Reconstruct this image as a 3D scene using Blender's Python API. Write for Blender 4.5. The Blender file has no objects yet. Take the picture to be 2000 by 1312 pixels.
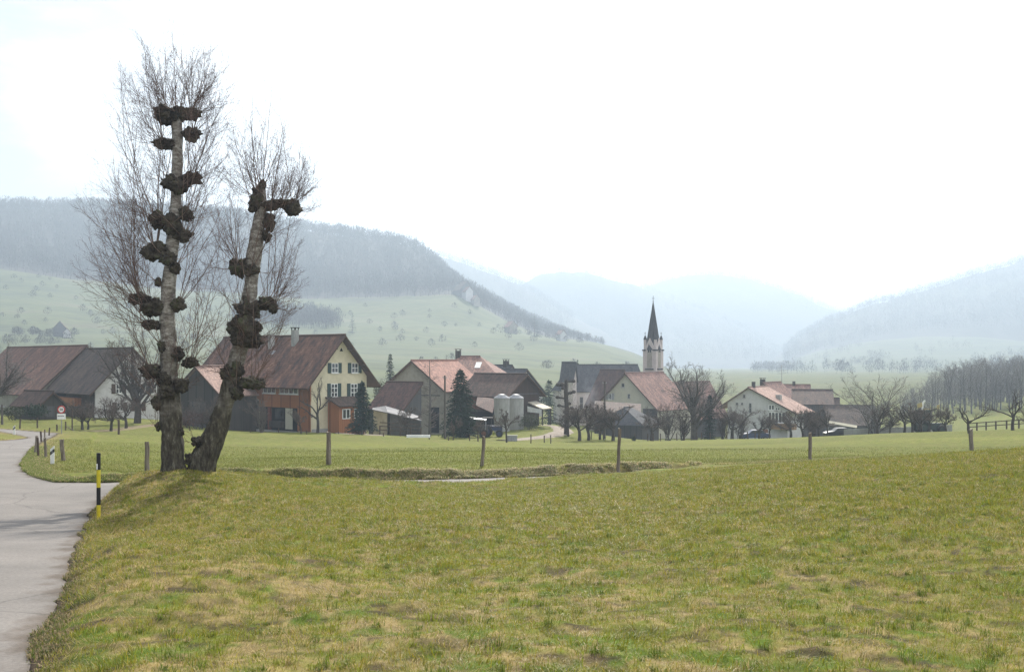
import bpy, bmesh, math, random
import numpy as np
from mathutils import Vector, Matrix, noise as mnoise

# ------------------------------------------------------------------ camera, world, sun, exposure
SC = bpy.context.scene
COL = SC.collection
F = 2144.0          # focal length in photograph pixels (photo 2000 wide)
HZ = 700.0          # eye level row of the photograph
cam_d = bpy.data.cameras.new("camera")
cam = bpy.data.objects.new("camera", cam_d)
COL.objects.link(cam)
cam_d.sensor_width = 36.0
cam_d.lens = F / 2000.0 * 36.0
cam_d.shift_y = (HZ - 656.0) / 2000.0
cam_d.clip_start = 0.1
cam_d.clip_end = 30000.0
cam.location = (0, 0, 0)
cam.rotation_euler = (math.radians(90), 0, 0)
SC.camera = cam
SUN_AZ = math.radians(5.0)      # to the right of straight ahead
SUN_EL = math.radians(36.0)
SC.view_settings.view_transform = 'Standard'
SC.view_settings.look = 'None'
SC.view_settings.exposure = 0.55
SC.view_settings.gamma = 1.0
SC.cycles.use_denoising = True
SC.cycles.denoising_input_passes = 'RGB_ALBEDO_NORMAL'
SC.cycles.denoising_prefilter = 'NONE'
SC.cycles.max_bounces = 6
SC.cycles.diffuse_bounces = 3
SC.cycles.glossy_bounces = 2
SC.cycles.transmission_bounces = 4
SC.cycles.transparent_max_bounces = 8
SC.cycles.volume_bounces = 0

sun_d = bpy.data.lights.new("sun", 'SUN')
sun_d.energy = 5.0
sun_d.angle = math.radians(1.0)
sun_d.color = (1.0, 0.94, 0.84)
sun = bpy.data.objects.new("sun", sun_d)
COL.objects.link(sun)
sdir = Vector((math.sin(SUN_AZ) * math.cos(SUN_EL), math.cos(SUN_AZ) * math.cos(SUN_EL), math.sin(SUN_EL)))
sun.rotation_euler = sdir.to_track_quat('Z', 'Y').to_euler()
sun.location = (0, 0, 60)

W = bpy.data.worlds.new("World")
SC.world = W
W.use_nodes = True
nt = W.node_tree
nt.nodes.clear()
def N(t, kind, **kw):
    n = t.nodes.new(kind)
    for k, v in kw.items():
        setattr(n, k, v)
    return n
wo = N(nt, 'ShaderNodeOutputWorld')
wb = N(nt, 'ShaderNodeBackground'); wb.inputs[1].default_value = 0.066
sky = N(nt, 'ShaderNodeTexSky'); sky.sky_type = 'NISHITA'; sky.sun_disc = False
sky.sun_elevation = SUN_EL; sky.sun_rotation = SUN_AZ
sky.altitude = 450; sky.air_density = 1.0; sky.dust_density = 2.5; sky.ozone_density = 1.0
tc = N(nt, 'ShaderNodeTexCoord')
mp = N(nt, 'ShaderNodeMapping'); mp.inputs['Scale'].default_value = (1.0, 1.0, 2.6)
ns = N(nt, 'ShaderNodeTexNoise'); ns.inputs['Scale'].default_value = 4.2; ns.inputs['Detail'].default_value = 6; ns.inputs['Roughness'].default_value = 0.55
nt.links.new(tc.outputs['Generated'], mp.inputs[0]); nt.links.new(mp.outputs[0], ns.inputs['Vector'])
sx = N(nt, 'ShaderNodeSeparateXYZ'); nt.links.new(tc.outputs['Generated'], sx.inputs[0])
ad = N(nt, 'ShaderNodeMath', operation='MULTIPLY_ADD'); ad.inputs[1].default_value = 0.75
nt.links.new(ns.outputs['Fac'], ad.inputs[0]); nt.links.new(sx.outputs['X'], ad.inputs[2])
mr = N(nt, 'ShaderNodeMapRange'); mr.interpolation_type = 'SMOOTHSTEP'
mr.inputs['From Min'].default_value = -0.09; mr.inputs['From Max'].default_value = 0.13
mr.inputs['To Min'].default_value = 0.05; mr.inputs['To Max'].default_value = 0.96
nt.links.new(ad.outputs[0], mr.inputs['Value'])
mx = N(nt, 'ShaderNodeMix', data_type='RGBA')
mx.inputs[7].default_value = (15.5, 16.0, 16.6, 1)
nt.links.new(mr.outputs[0], mx.inputs[0]); nt.links.new(sky.outputs[0], mx.inputs[6])
nt.links.new(mx.outputs[2], wb.inputs[0]); nt.links.new(wb.outputs[0], wo.inputs[0])

# ------------------------------------------------------------------ small helpers
def P(px, py, d):
    return Vector(((px - 1000.0) / F * d, d, (HZ - py) / F * d))
def tx(px):
    return (px - 1000.0) / F
def zrow(py, d):
    return (HZ - py) / F * d

def tag(o, label=None, cat=None, group=None, kind=None):
    if label: o['label'] = label
    if cat: o['category'] = cat
    if group: o['group'] = group
    if kind: o['kind'] = kind
    return o
def root(name, label, cat, loc, group=None):
    o = bpy.data.objects.new(name, None)
    o.empty_display_size = 0.3
    COL.objects.link(o)
    o.location = loc
    return tag(o, label, cat, group)
def world_base(parent):
    b = Vector((0, 0, 0))
    while parent is not None:
        b += parent.location; parent = parent.parent
    return b

def mesh_np(name, V, faces, m, parent=None, smooth=False, colors=None, uvs=None, base=None):
    """V (n,3) world coords; faces list of int arrays (k,3) or (k,4)."""
    V = np.asarray(V, dtype=np.float64)
    if base is not None:
        b = np.array(base)
    else:
        b = np.array(world_base(parent)) if parent is not None else np.zeros(3)
    V = V - b
    me = bpy.data.meshes.new(name)
    me.vertices.add(len(V)); me.vertices.foreach_set('co', V.astype(np.float32).ravel())
    loops = np.concatenate([f.ravel() for f in faces]).astype(np.int32)
    tot = np.concatenate([np.full(len(f), f.shape[1], np.int32) for f in faces])
    start = np.concatenate([[0], np.cumsum(tot)[:-1]]).astype(np.int32)
    me.loops.add(len(loops)); me.loops.foreach_set('vertex_index', loops)
    me.polygons.add(len(tot)); me.polygons.foreach_set('loop_start', start)
    me.polygons.foreach_set('use_smooth', np.full(len(tot), smooth))
    if colors is not None:
        a = me.color_attributes.new('Col', 'FLOAT_COLOR', 'POINT')
        c = np.ones((len(V), 4), np.float32); c[:, :3] = colors
        a.data.foreach_set('color', c.ravel())
    me.update(calc_edges=True); me.validate()
    if m is not None: me.materials.append(m)
    o = bpy.data.objects.new(name, me)
    COL.objects.link(o)
    if parent is not None: o.parent = parent
    elif base is not None: o.location = base
    return o

class MB:
    """collects shapes in world coordinates, then links them as ONE mesh object"""
    def __init__(s): s.v = []; s.f = []; s.uv = []
    def poly(s, pts, uv=None):
        i = len(s.v); s.v += [tuple(p) for p in pts]; s.f.append(tuple(range(i, i + len(pts)))); s.uv.append(uv)
    def hexa(s, b, t):
        """b: 4 bottom pts, t: 4 top pts"""
        i = len(s.v); s.v += [tuple(p) for p in b] + [tuple(p) for p in t]
        for q in ((3,2,1,0),(4,5,6,7),(0,1,5,4),(1,2,6,5),(2,3,7,6),(3,0,4,7)):
            s.f.append(tuple(i + k for k in q)); s.uv.append(None)
    def box(s, o, ax, ay, az):
        o = Vector(o); ax = Vector(ax); ay = Vector(ay); az = Vector(az)
        b = [o, o + ax, o + ax + ay, o + ay]
        s.hexa(b, [p + az for p in b])
    def cbox(s, c, sx, sy, sz):
        c = Vector(c); s.box(c - Vector((sx, sy, sz)) * .5, (sx, 0, 0), (0, sy, 0), (0, 0, sz))
    def slab(s, pts, th, uv=None):
        """quad with thickness, top given; uv on the top"""
        pts = [Vector(p) for p in pts]
        n = (pts[1] - pts[0]).cross(pts[3] - pts[0]).normalized()
        if n.z < 0: n = -n
        lo = [p - n * th for p in pts]
        i = len(s.v); s.v += [tuple(p) for p in lo] + [tuple(p) for p in pts]
        k = len(pts)
        s.f.append(tuple(i + j for j in range(k - 1, -1, -1))); s.uv.append(None)
        s.f.append(tuple(i + k + j for j in range(k))); s.uv.append(uv)
        for j in range(k):
            j2 = (j + 1) % k
            s.f.append((i + j, i + j2, i + k + j2, i + k + j)); s.uv.append(None)
    def lathe(s, c, prof, n=20):
        c = Vector(c); i = len(s.v)
        for r, z in prof:
            for k in range(n):
                a = 2 * math.pi * k / n
                s.v.append((c.x + r * math.cos(a), c.y + r * math.sin(a), c.z + z))
        for j in range(len(prof) - 1):
            for k in range(n):
                k2 = (k + 1) % n
                s.f.append((i + j * n + k, i + j * n + k2, i + (j + 1) * n + k2, i + (j + 1) * n + k)); s.uv.append(None)
        s.f.append(tuple(i + k for k in range(n - 1, -1, -1))); s.uv.append(None)
        e = i + (len(prof) - 1) * n
        s.f.append(tuple(e + k for k in range(n))); s.uv.append(None)
    def tube(s, pts, rad, n=8):
        pts = [Vector(p) for p in pts]
        if not hasattr(rad, '__len__'): rad = [rad] * len(pts)
        i = len(s.v)
        for j, p in enumerate(pts):
            t = (pts[min(j + 1, len(pts) - 1)] - pts[max(j - 1, 0)]).normalized()
            ref = Vector((0, 1, 0)) if abs(t.y) < .9 else Vector((1, 0, 0))
            a = t.cross(ref).normalized(); b = t.cross(a)
            for k in range(n):
                q = 2 * math.pi * k / n
                s.v.append(tuple(p + (a * math.cos(q) + b * math.sin(q)) * rad[j]))
        for j in range(len(pts) - 1):
            for k in range(n):
                k2 = (k + 1) % n
                s.f.append((i + j * n + k, i + j * n + k2, i + (j + 1) * n + k2, i + (j + 1) * n + k)); s.uv.append(None)
        s.f.append(tuple(i + k for k in range(n - 1, -1, -1))); s.uv.append(None)
        e = i + (len(pts) - 1) * n
        s.f.append(tuple(e + k for k in range(n))); s.uv.append(None)
    def build(s, name, m, parent=None, smooth=False, label=None, base=None):
        b = Vector(base) if base is not None else (world_base(parent) if parent is not None else Vector((0, 0, 0)))
        me = bpy.data.meshes.new(name)
        me.from_pydata([(x - b.x, y - b.y, z - b.z) for x, y, z in s.v], [], s.f)
        if any(u is not None for u in s.uv):
            ul = me.uv_layers.new(name='UVMap')
            for p, u in zip(me.polygons, s.uv):
                for k, li in enumerate(p.loop_indices):
                    if u is not None: ul.data[li].uv = u[k]
        bm = bmesh.new(); bm.from_mesh(me); bmesh.ops.recalc_face_normals(bm, faces=bm.faces); bm.to_mesh(me); bm.free()
        if smooth:
            for p in me.polygons: p.use_smooth = True
            try: me.set_sharp_from_angle(angle=math.radians(40))
            except Exception: pass
        me.materials.append(m)
        o = bpy.data.objects.new(name, me); COL.objects.link(o)
        if parent is not None: o.parent = parent
        elif base is not None: o.location = b
        if label: o['label'] = label
        return o

# ------------------------------------------------------------------ materials
def new_mat(name):
    m = bpy.data.materials.new(name); m.use_nodes = True
    t = m.node_tree; b = t.nodes['Principled BSDF']
    return m, t, b
def ramp(t, cols):
    r = N(t, 'ShaderNodeValToRGB'); e = r.color_ramp.elements
    while len(e) < len(cols): e.new(0.5)
    for k, (p, c) in enumerate(cols):
        e[k].position = p; e[k].color = (*c, 1)
    return r
def noise_mat(name, cols, scale=3.0, rough=.85, stretch=(1, 1, 1), detail=6, bump=0.0, bscale=None, spec=.2, fine=0.25, coord='Object'):
    """colour noise of two or more colours, with a finer noise over it and a bump"""
    m, t, b = new_mat(name)
    c = N(t, 'ShaderNodeTexCoord'); mp = N(t, 'ShaderNodeMapping'); mp.inputs['Scale'].default_value = stretch
    t.links.new(c.outputs[coord], mp.inputs[0])
    n = N(t, 'ShaderNodeTexNoise'); n.inputs['Scale'].default_value = scale; n.inputs['Detail'].default_value = detail; n.inputs['Roughness'].default_value = .62
    t.links.new(mp.outputs[0], n.inputs['Vector'])
    k = len(cols)
    r = ramp(t, [(.33 + .34 * i / max(1, k - 1), cc) for i, cc in enumerate(cols)])
    t.links.new(n.outputs['Fac'], r.inputs[0])
    n2 = N(t, 'ShaderNodeTexNoise'); n2.inputs['Scale'].default_value = (bscale or scale * 6); n2.inputs['Detail'].default_value = 3
    t.links.new(mp.outputs[0], n2.inputs['Vector'])
    mr = N(t, 'ShaderNodeMapRange'); mr.inputs['From Min'].default_value = .3; mr.inputs['From Max'].default_value = .7
    mr.inputs['To Min'].default_value = 1 - fine; mr.inputs['To Max'].default_value = 1 + fine
    t.links.new(n2.outputs['Fac'], mr.inputs['Value'])
    mu = N(t, 'ShaderNodeVectorMath', operation='SCALE')
    t.links.new(r.outputs[0], mu.inputs[0]); t.links.new(mr.outputs[0], mu.inputs['Scale'])
    t.links.new(mu.outputs[0], b.inputs['Base Color'])
    b.inputs['Roughness'].default_value = rough; b.inputs['Specular IOR Level'].default_value = spec
    if bump:
        bp = N(t, 'ShaderNodeBump'); bp.inputs['Strength'].default_value = bump; bp.inputs['Distance'].default_value = .05
        t.links.new(n2.outputs['Fac'], bp.inputs['Height']); t.links.new(bp.outputs[0], b.inputs['Normal'])
    return m
def roof_mat(name, cols, streak=.55, tile=(.2, .33), rough=.8, gap=.55):
    """clay tiles in rows: UV in metres, u along the ridge, v down the slope"""
    m, t, b = new_mat(name)
    uv = N(t, 'ShaderNodeUVMap')
    mp = N(t, 'ShaderNodeMapping'); mp.inputs['Scale'].default_value = (1.25, streak * .8, 1)
    t.links.new(uv.outputs[0], mp.inputs[0])
    n = N(t, 'ShaderNodeTexNoise'); n.inputs['Scale'].default_value = .75; n.inputs['Detail'].default_value = 7; n.inputs['Roughness'].default_value = .68
    t.links.new(mp.outputs[0], n.inputs['Vector'])
    k = len(cols)
    r = ramp(t, [(.34 + .32 * i / max(1, k - 1), cc) for i, cc in enumerate(cols)])
    t.links.new(n.outputs['Fac'], r.inputs[0])
    br = N(t, 'ShaderNodeTexBrick'); br.inputs['Scale'].default_value = 1.0
    br.inputs['Brick Width'].default_value = tile[0]; br.inputs['Row Height'].default_value = tile[1]
    br.inputs['Mortar Size'].default_value = .02; br.inputs['Mortar Smooth'].default_value = .3
    br.inputs['Color1'].default_value = (.68, .68, .7, 1); br.inputs['Color2'].default_value = (1.25, 1.2, 1.15, 1); br.inputs['Mortar'].default_value = (gap, gap, gap, 1)
    t.links.new(uv.outputs[0], br.inputs['Vector'])
    mu = N(t, 'ShaderNodeMix', data_type='RGBA', blend_type='MULTIPLY'); mu.inputs[0].default_value = 1.0
    t.links.new(r.outputs[0], mu.inputs[6]); t.links.new(br.outputs['Color'], mu.inputs[7])
    t.links.new(mu.outputs[2], b.inputs['Base Color'])
    b.inputs['Roughness'].default_value = rough; b.inputs['Specular IOR Level'].default_value = .25
    bp = N(t, 'ShaderNodeBump'); bp.inputs['Strength'].default_value = .6; bp.inputs['Distance'].default_value = .04
    t.links.new(br.outputs['Fac'], bp.inputs['Height']); bp.invert = True
    t.links.new(bp.outputs[0], b.inputs['Normal'])
    return m
def wood_mat(name, c1, c2, board=.22, rough=.8):
    """upright boards: colour varies from board to board and along the grain"""
    m, t, b = new_mat(name)
    c = N(t, 'ShaderNodeTexCoord')
    sp = N(t, 'ShaderNodeSeparateXYZ'); t.links.new(c.outputs['Object'], sp.inputs[0])
    a = N(t, 'ShaderNodeMath', operation='ADD'); t.links.new(sp.outputs['X'], a.inputs[0])
    yy = N(t, 'ShaderNodeMath', operation='MULTIPLY'); yy.inputs[1].default_value = 1.31; t.links.new(sp.outputs['Y'], yy.inputs[0]); t.links.new(yy.outputs[0], a.inputs[1])
    dv = N(t, 'ShaderNodeMath', operation='DIVIDE'); dv.inputs[1].default_value = board; t.links.new(a.outputs[0], dv.inputs[0])
    fl = N(t, 'ShaderNodeMath', operation='FLOOR'); t.links.new(dv.outputs[0], fl.inputs[0])
    fr = N(t, 'ShaderNodeMath', operation='FRACT'); t.links.new(dv.outputs[0], fr.inputs[0])
    wn = N(t, 'ShaderNodeTexWhiteNoise', noise_dimensions='1D'); t.links.new(fl.outputs[0], wn.inputs['W'])
    mp = N(t, 'ShaderNodeMapping'); mp.inputs['Scale'].default_value = (6, 6, .6); t.links.new(c.outputs['Object'], mp.inputs[0])
    n = N(t, 'ShaderNodeTexNoise'); n.inputs['Scale'].default_value = 1.2; n.inputs['Detail'].default_value = 5; t.links.new(mp.outputs[0], n.inputs['Vector'])
    av = N(t, 'ShaderNodeMath', operation='MULTIPLY_ADD'); av.inputs[1].default_value = .45; t.links.new(wn.outputs['Value'], av.inputs[0])
    h = N(t, 'ShaderNodeMath', operation='MULTIPLY'); h.inputs[1].default_value = .65; t.links.new(n.outputs['Fac'], h.inputs[0]); t.links.new(h.outputs[0], av.inputs[2])
    mx = N(t, 'ShaderNodeMix', data_type='RGBA'); mx.inputs[6].default_value = (*c1, 1); mx.inputs[7].default_value = (*c2, 1); t.links.new(av.outputs[0], mx.inputs[0])
    gp = N(t, 'ShaderNodeMath', operation='GREATER_THAN'); gp.inputs[1].default_value = .1; t.links.new(fr.outputs[0], gp.inputs[0])
    g2 = N(t, 'ShaderNodeMapRange'); g2.inputs['To Min'].default_value = .45; t.links.new(gp.outputs[0], g2.inputs['Value'])
    mu = N(t, 'ShaderNodeVectorMath', operation='SCALE'); t.links.new(mx.outputs[2], mu.inputs[0]); t.links.new(g2.outputs[0], mu.inputs['Scale'])
    t.links.new(mu.outputs[0], b.inputs['Base Color'])
    b.inputs['Roughness'].default_value = rough; b.inputs['Specular IOR Level'].default_value = .2
    return m
def plain(name, c, rough=.6, spec=.3, metal=0.0):
    return noise_mat(name, [tuple(x * .88 for x in c), tuple(min(1, x * 1.1) for x in c)], scale=2.0, rough=rough, spec=spec, fine=.08)

M = {}
M['plaster_yellow'] = noise_mat('yellow plaster', [(.53, .475, .335), (.59, .53, .38), (.63, .57, .42)], .5, .9, fine=.06)
M['plaster_white'] = noise_mat('white plaster', [(.50, .49, .48), (.60, .59, .58)], .5, .9, fine=.07)
M['plaster_beige'] = noise_mat('weathered beige plaster', [(.22, .20, .165), (.30, .275, .225), (.34, .31, .26)], .45, .9, fine=.1)
M['plaster_cream'] = noise_mat('cream plaster', [(.42, .40, .32), (.50, .47, .38)], .45, .9, fine=.06)
M['plaster_pink'] = noise_mat('pale pink church plaster', [(.46, .40, .38), (.54, .48, .45)], .5, .9, fine=.06)
M['concrete'] = noise_mat('grey concrete', [(.24, .24, .22), (.33, .33, .31)], .9, .9, stretch=(1, 1, .3), fine=.1, bump=.1)
M['stone_base'] = noise_mat('pale stone plinth', [(.30, .29, .28), (.38, .37, .35)], 1.5, .9)
M['roof_old'] = roof_mat('weathered red roof tiles', [(.046, .039, .039), (.115, .068, .053), (.190, .098, .067), (.275, .162, .115)])
M['roof_brown'] = roof_mat('dark brown roof tiles', [(.055, .042, .037), (.104, .067, .053), (.145, .090, .070)])
M['roof_grey_brown'] = roof_mat('grey brown roof tiles', [(.050, .042, .037), (.097, .070, .057), (.140, .097, .075)])
M['roof_maroon'] = roof_mat('maroon roof tiles', [(.055, .036, .033), (.104, .058, .048), (.145, .080, .062)])
M['roof_red'] = roof_mat('red roof tiles', [(.078, .050, .042), (.170, .088, .062), (.26, .135, .095)])
M['roof_salmon'] = roof_mat('salmon roof tiles', [(.26, .135, .105), (.36, .185, .14), (.43, .23, .175)])
M['roof_faded'] = roof_mat('faded salmon roof tiles', [(.15, .095, .082), (.27, .155, .125), (.36, .215, .17)])
M['roof_pale'] = roof_mat('pale new roof tiles', [(.30, .19, .15), (.40, .26, .21), (.46, .31, .25)])
M['slate'] = roof_mat('dark slate roof', [(.042, .042, .048), (.066, .066, .074), (.085, .085, .094)], tile=(.3, .25))
M['fibre'] = roof_mat('grey fibre cement roof', [(.16, .16, .17), (.23, .23, .24), (.28, .28, .29)], tile=(.9, 1.2))
M['olive_sheet'] = roof_mat('olive roofing sheet', [(.15, .145, .09), (.22, .21, .14)], tile=(1.0, 2.0), gap=.8)
M['cream_sheet'] = roof_mat('cream roofing sheet', [(.45, .40, .31), (.55, .50, .40)], tile=(1.0, 2.0), gap=.8)
M['wood_brown'] = wood_mat('reddish brown boards', (.22, .084, .036), (.36, .148, .062))
M['wood_red'] = wood_mat('red stained boards', (.10, .030, .022), (.17, .055, .036))
M['wood_dark'] = wood_mat('dark weathered boards', (.034, .030, .027), (.078, .068, .060))
M['wood_grey'] = wood_mat('grey weathered boards', (.055, .055, .058), (.115, .112, .112))
M['wood_choc'] = wood_mat('chocolate boards', (.035, .022, .018), (.07, .044, .036))
M['wood_tan'] = wood_mat('tan boards', (.24, .14, .07), (.34, .21, .11))
M['trim'] = noise_mat('brown roof timber', [(.055, .032, .022), (.095, .055, .036)], 3, .8)
M['shutter'] = plain('dark green shutter paint', (.018, .045, .040), .5)
M['white_paint'] = plain('white paint', (.74, .74, .72), .5)
M['dark_glass'] = None
m, t, b = new_mat('window glass'); b.inputs['Base Color'].default_value = (.03, .035, .04, 1); b.inputs['Roughness'].default_value = .08; b.inputs['Specular IOR Level'].default_value = .6
nz = N(t, 'ShaderNodeTexNoise'); nz.inputs['Scale'].default_value = .9; rr = ramp(t, [(.35, (.012, .014, .017)), (.65, (.07, .075, .08))]); t.links.new(nz.outputs['Fac'], rr.inputs[0]); t.links.new(rr.outputs[0], b.inputs['Base Color'])
M['glass'] = m
M['black'] = plain('black paint', (.012, .012, .013), .45)
M['yellow'] = noise_mat('yellow paint', [(.50, .40, .02), (.60, .50, .035)], 4, .45, fine=.1)
M['red'] = plain('red sign paint', (.42, .03, .03), .45)
M['metal'] = noise_mat('dull galvanised metal', [(.20, .20, .21), (.32, .32, .33)], 3, .5, spec=.5)
M['rust'] = noise_mat('rusty metal', [(.10, .04, .025), (.22, .10, .06)], 6, .8)
M['blue'] = plain('faded blue paint', (.035, .05, .10), .6)
M['rubber'] = plain('black rubber', (.02, .02, .02), .8)
M['dark_green'] = plain('dull green paint', (.045, .062, .055), .7)
M['machine_yellow'] = plain('faded machine yellow', (.36, .29, .13), .7)
M['dark_void'] = plain('dark interior', (.010, .010, .011), .9, .05)
M['fence_wood'] = noise_mat('weathered fence wood', [(.085, .066, .05), (.17, .14, .11), (.25, .215, .18)], 1.6, .9, stretch=(9, 9, .8), fine=.3, bump=.5)
M['fence_dark'] = noise_mat('dark fence wood', [(.035, .025, .02), (.085, .06, .045), (.12, .09, .07)], 1.6, .9, stretch=(9, 9, .8), fine=.3, bump=.5)
M['pole_wood'] = noise_mat('utility pole wood', [(.07, .062, .052), (.12, .105, .09)], 2, .9, stretch=(6, 6, .5))
M['bark_fruit'] = noise_mat('fruit tree bark', [(.045, .037, .032), (.085, .072, .062)], 3, .95, bump=.3)
M['bark_grey'] = noise_mat('grey bark', [(.085, .076, .068), (.145, .132, .118)], 2, .95, bump=.3)
M['twig'] = noise_mat('bare twigs', [(.085, .066, .056), (.14, .112, .095)], 2, .9)
M['twig_red'] = noise_mat('reddish bare twigs', [(.065, .038, .032), (.115, .068, .056)], 2, .9)
M['twig_grey'] = noise_mat('grey bare twigs', [(.16, .148, .142), (.235, .22, .212)], 2, .9)
M['needle'] = noise_mat('spruce needles', [(.012, .024, .014), (.022, .042, .024), (.034, .058, .034)], 1.6, .8, fine=.4)
M['needle_blue'] = noise_mat('bluish spruce needles', [(.016, .034, .030), (.030, .056, .048)], 1.6, .8, fine=.4)
M['bush'] = noise_mat('bush leaves', [(.030, .042, .018), (.060, .070, .032), (.085, .078, .045)], 1.5, .8, fine=.4)

# ------------------------------------------------------------------ terrain
RS = np.random.RandomState(7)
_perm = RS.permutation(4096); _val = RS.rand(4096)
def vnoise(x, y):
    xi = np.floor(x).astype(np.int64); yi = np.floor(y).astype(np.int64)
    fx = x - xi; fy = y - yi
    fx = fx * fx * (3 - 2 * fx); fy = fy * fy * (3 - 2 * fy)
    def h(a, b): return _val[_perm[(a + _perm[b & 4095]) & 4095]]
    return (h(xi, yi) * (1 - fx) + h(xi + 1, yi) * fx) * (1 - fy) + (h(xi, yi + 1) * (1 - fx) + h(xi + 1, yi + 1) * fx) * fy
def fbm(x, y, oct=4, seed=0.0, gain=.5):
    s = 0; a = 1; n = 0
    for k in range(oct):
        s = s + a * vnoise(x * 2 ** k + seed * 17.3 + k * 5.1, y * 2 ** k + seed * 9.7 + k * 3.7); n += a; a *= gain
    return s / n
def sstep(a, b, x):
    t = np.clip((x - a) / (b - a), 0, 1); return t * t * (3 - 2 * t)

class TPS:
    def __init__(s, pts, lam=1e-4):
        """pts: (px, py, depth)"""
        a = np.array(pts, float)
        s.c = s.co((a[:, 0] - 1000) / F, a[:, 2]); z = (HZ - a[:, 1]) / F * a[:, 2]
        n = len(a); K = s.ph(s.c, s.c) + lam * np.eye(n)
        Q = np.c_[np.ones(n), s.c]; A = np.zeros((n + 3, n + 3)); A[:n, :n] = K; A[:n, n:] = Q; A[n:, :n] = Q.T
        s.w = np.linalg.solve(A, np.r_[z, 0, 0, 0])
    def co(s, t, y):
        return np.c_[np.clip(t, -.85, .85) * 2.2, np.log(np.maximum(y, .5))]
    def ph(s, a, b):
        r2 = ((a[:, None, :] - b[None, :, :]) ** 2).sum(-1)
        return .5 * r2 * np.log(r2 + 1e-12)
    def __call__(s, x, y):
        y = np.maximum(np.asarray(y, float), .5); c = s.co(np.asarray(x, float) / y, y); out = np.empty(len(c))
        n = len(s.c)
        for i in range(0, len(c), 60000):
            b = c[i:i + 60000]
            out[i:i + 60000] = s.ph(b, s.c) @ s.w[:n] + s.w[n] + b @ s.w[n + 1:]
        return out
def dz(px, d, z):           # control point given as a height instead of a row
    return (px, HZ - z * F / d, d)
near = []
for px in (-500, 200, 1000, 1800, 2500):
    for d in (.6, 2, 4.2):
        near.append(dz(px, d, -1.22 - .079 * d + .0000 * px))
MEADOW = TPS(near + [
    (200, 1312, 6.0), (1000, 1312, 6.0), (2000, 1312, 6.2), (1000, 1069, 14), (300, 1075, 14), (1800, 1050, 14), (2500, 1040, 14), (-200, 1090, 14),
    (185, 1014, 25), (320, 985, 25), (500, 975, 25), (1000, 985, 24), (1500, 963, 24), (2000, 935, 24), (2500, 905, 24), (-300, 1030, 25),
    (345, 921, 32), (430, 927, 32), (280, 934, 31.5), (600, 947, 33.5), (900, 952, 36), (1230, 935, 36.5), (1430, 914, 37), (1700, 897, 37), (2000, 877, 38), (2500, 850, 38),
    (120, 914, 47), (287, 922, 44), (480, 913, 43), (642, 908, 43), (940, 911, 43.5), (1207, 906, 43), (1400, 904, 46), (1582, 898, 50), (1750, 890, 58), (1898, 880, 70), (2300, 860, 72), (-300, 905, 55),
    (60, 880, 62), (95, 855, 80), (300, 870, 72), (640, 873, 78), (1000, 873, 80), (1400, 872, 82), (1700, 862, 85), (2000, 850, 88), (2400, 835, 90), (-300, 858, 80),
    (215, 838, 108), (60, 836, 104), (300, 836, 110), (480, 843, 112), (650, 845, 114), (800, 853, 116), (980, 857, 122), (1200, 859, 126), (1400, 858, 128), (1550, 855, 126), (1700, 848, 122), (1900, 841, 114), (2000, 837, 108), (2400, 820, 112), (-300, 830, 112),
    (-300, 812, 140), (40, 815, 135), (300, 820, 132), (480, 842, 128), (640, 846, 128), (860, 848, 150), (1060, 830, 150), (1250, 862, 160), (1480, 860, 165), (1700, 858, 160), (1900, 846, 150), (2100, 830, 150), (2400, 815, 150),
    (-300, 790, 200), (100, 800, 200), (600, 825, 200), (1000, 835, 200), (1300, 850, 215), (1600, 860, 205), (1800, 846, 215), (1900, 826, 235), (2000, 810, 240), (2400, 785, 240),
    (-300, 770, 300), (300, 778, 300), (800, 785, 300), (1300, 810, 300), (1700, 806, 300), (1950, 790, 310), (2400, 765, 310),
    (-300, 745, 500), (500, 750, 500), (1000, 755, 500), (1400, 765, 500), (1700, 758, 500), (2300, 740, 500),
    (-300, 720, 1200), (700, 722, 1200), (1400, 726, 1200), (1700, 724, 1200), (2300, 722, 1200),
    (-300, 715, 4000), (1000, 715, 4000), (2300, 715, 4000), (1000, 710, 9000)])
road_pts = [dz(px, d, -1.19 - .1 * d) for d in (.6, 3, 6.5, 14, 20.6, 26) for px in (-300, 60, 180)]
ROADZ = TPS(road_pts + [(200, 978, 30.5), (240, 952, 33.5), (0, 968, 31), (-200, 968, 31), (250, 945, 35.6), (110, 942, 36.5), (42, 917, 43.5), (45, 902, 48), (60, 880, 58), (85, 860, 72), (-100, 905, 48), (-150, 875, 60),
    (500, 944, 37.5), (700, 943, 38.6), (900, 940, 39.4), (1230, 929, 41.2), (1450, 918, 44), (1800, 898, 54), (2400, 872, 77),
    (-100, 858, 72), (40, 855, 80), (100, 850, 84), (0, 840, 94), (-120, 832, 104), (300, 935, 37), (-500, 835, 110)])
def poly(pts): return np.array([((px - 1000) / F * d, d) for px, d in pts])
ROADS = [poly([(-40, .6), (-40, 4.5), (60, 6.5), (100, 9.08), (135, 13.9), (160, 20.6), (173, 27.0), (195, 30.3), (235, 33.2), (270, 34.2), (320, 35.2), (500, 36.6), (700, 37.7), (900, 38.4), (1230, 40.1), (1450, 43), (1800, 52.5), (2400, 75),
               (2400, 79), (1800, 55.5), (1450, 45.6), (1230, 42.6), (900, 40.7), (700, 39.9), (500, 38.8), (300, 36.8), (200, 36.3), (110, 36.6), (70, 38.8), (45, 42.5), (40, 46), (48, 51), (62, 60), (75, 67), (92, 77), (104, 83), (112, 88), (60, 92), (0, 97), (-300, 112), (-300, 105), (0, 92), (35, 86), (60, 81), (35, 75), (0, 71), (-200, 66), (-500, 55), (-420, 30), (-500, 12), (-1200, 5), (-2500, 2.6), (-3200, .6)])]
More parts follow.
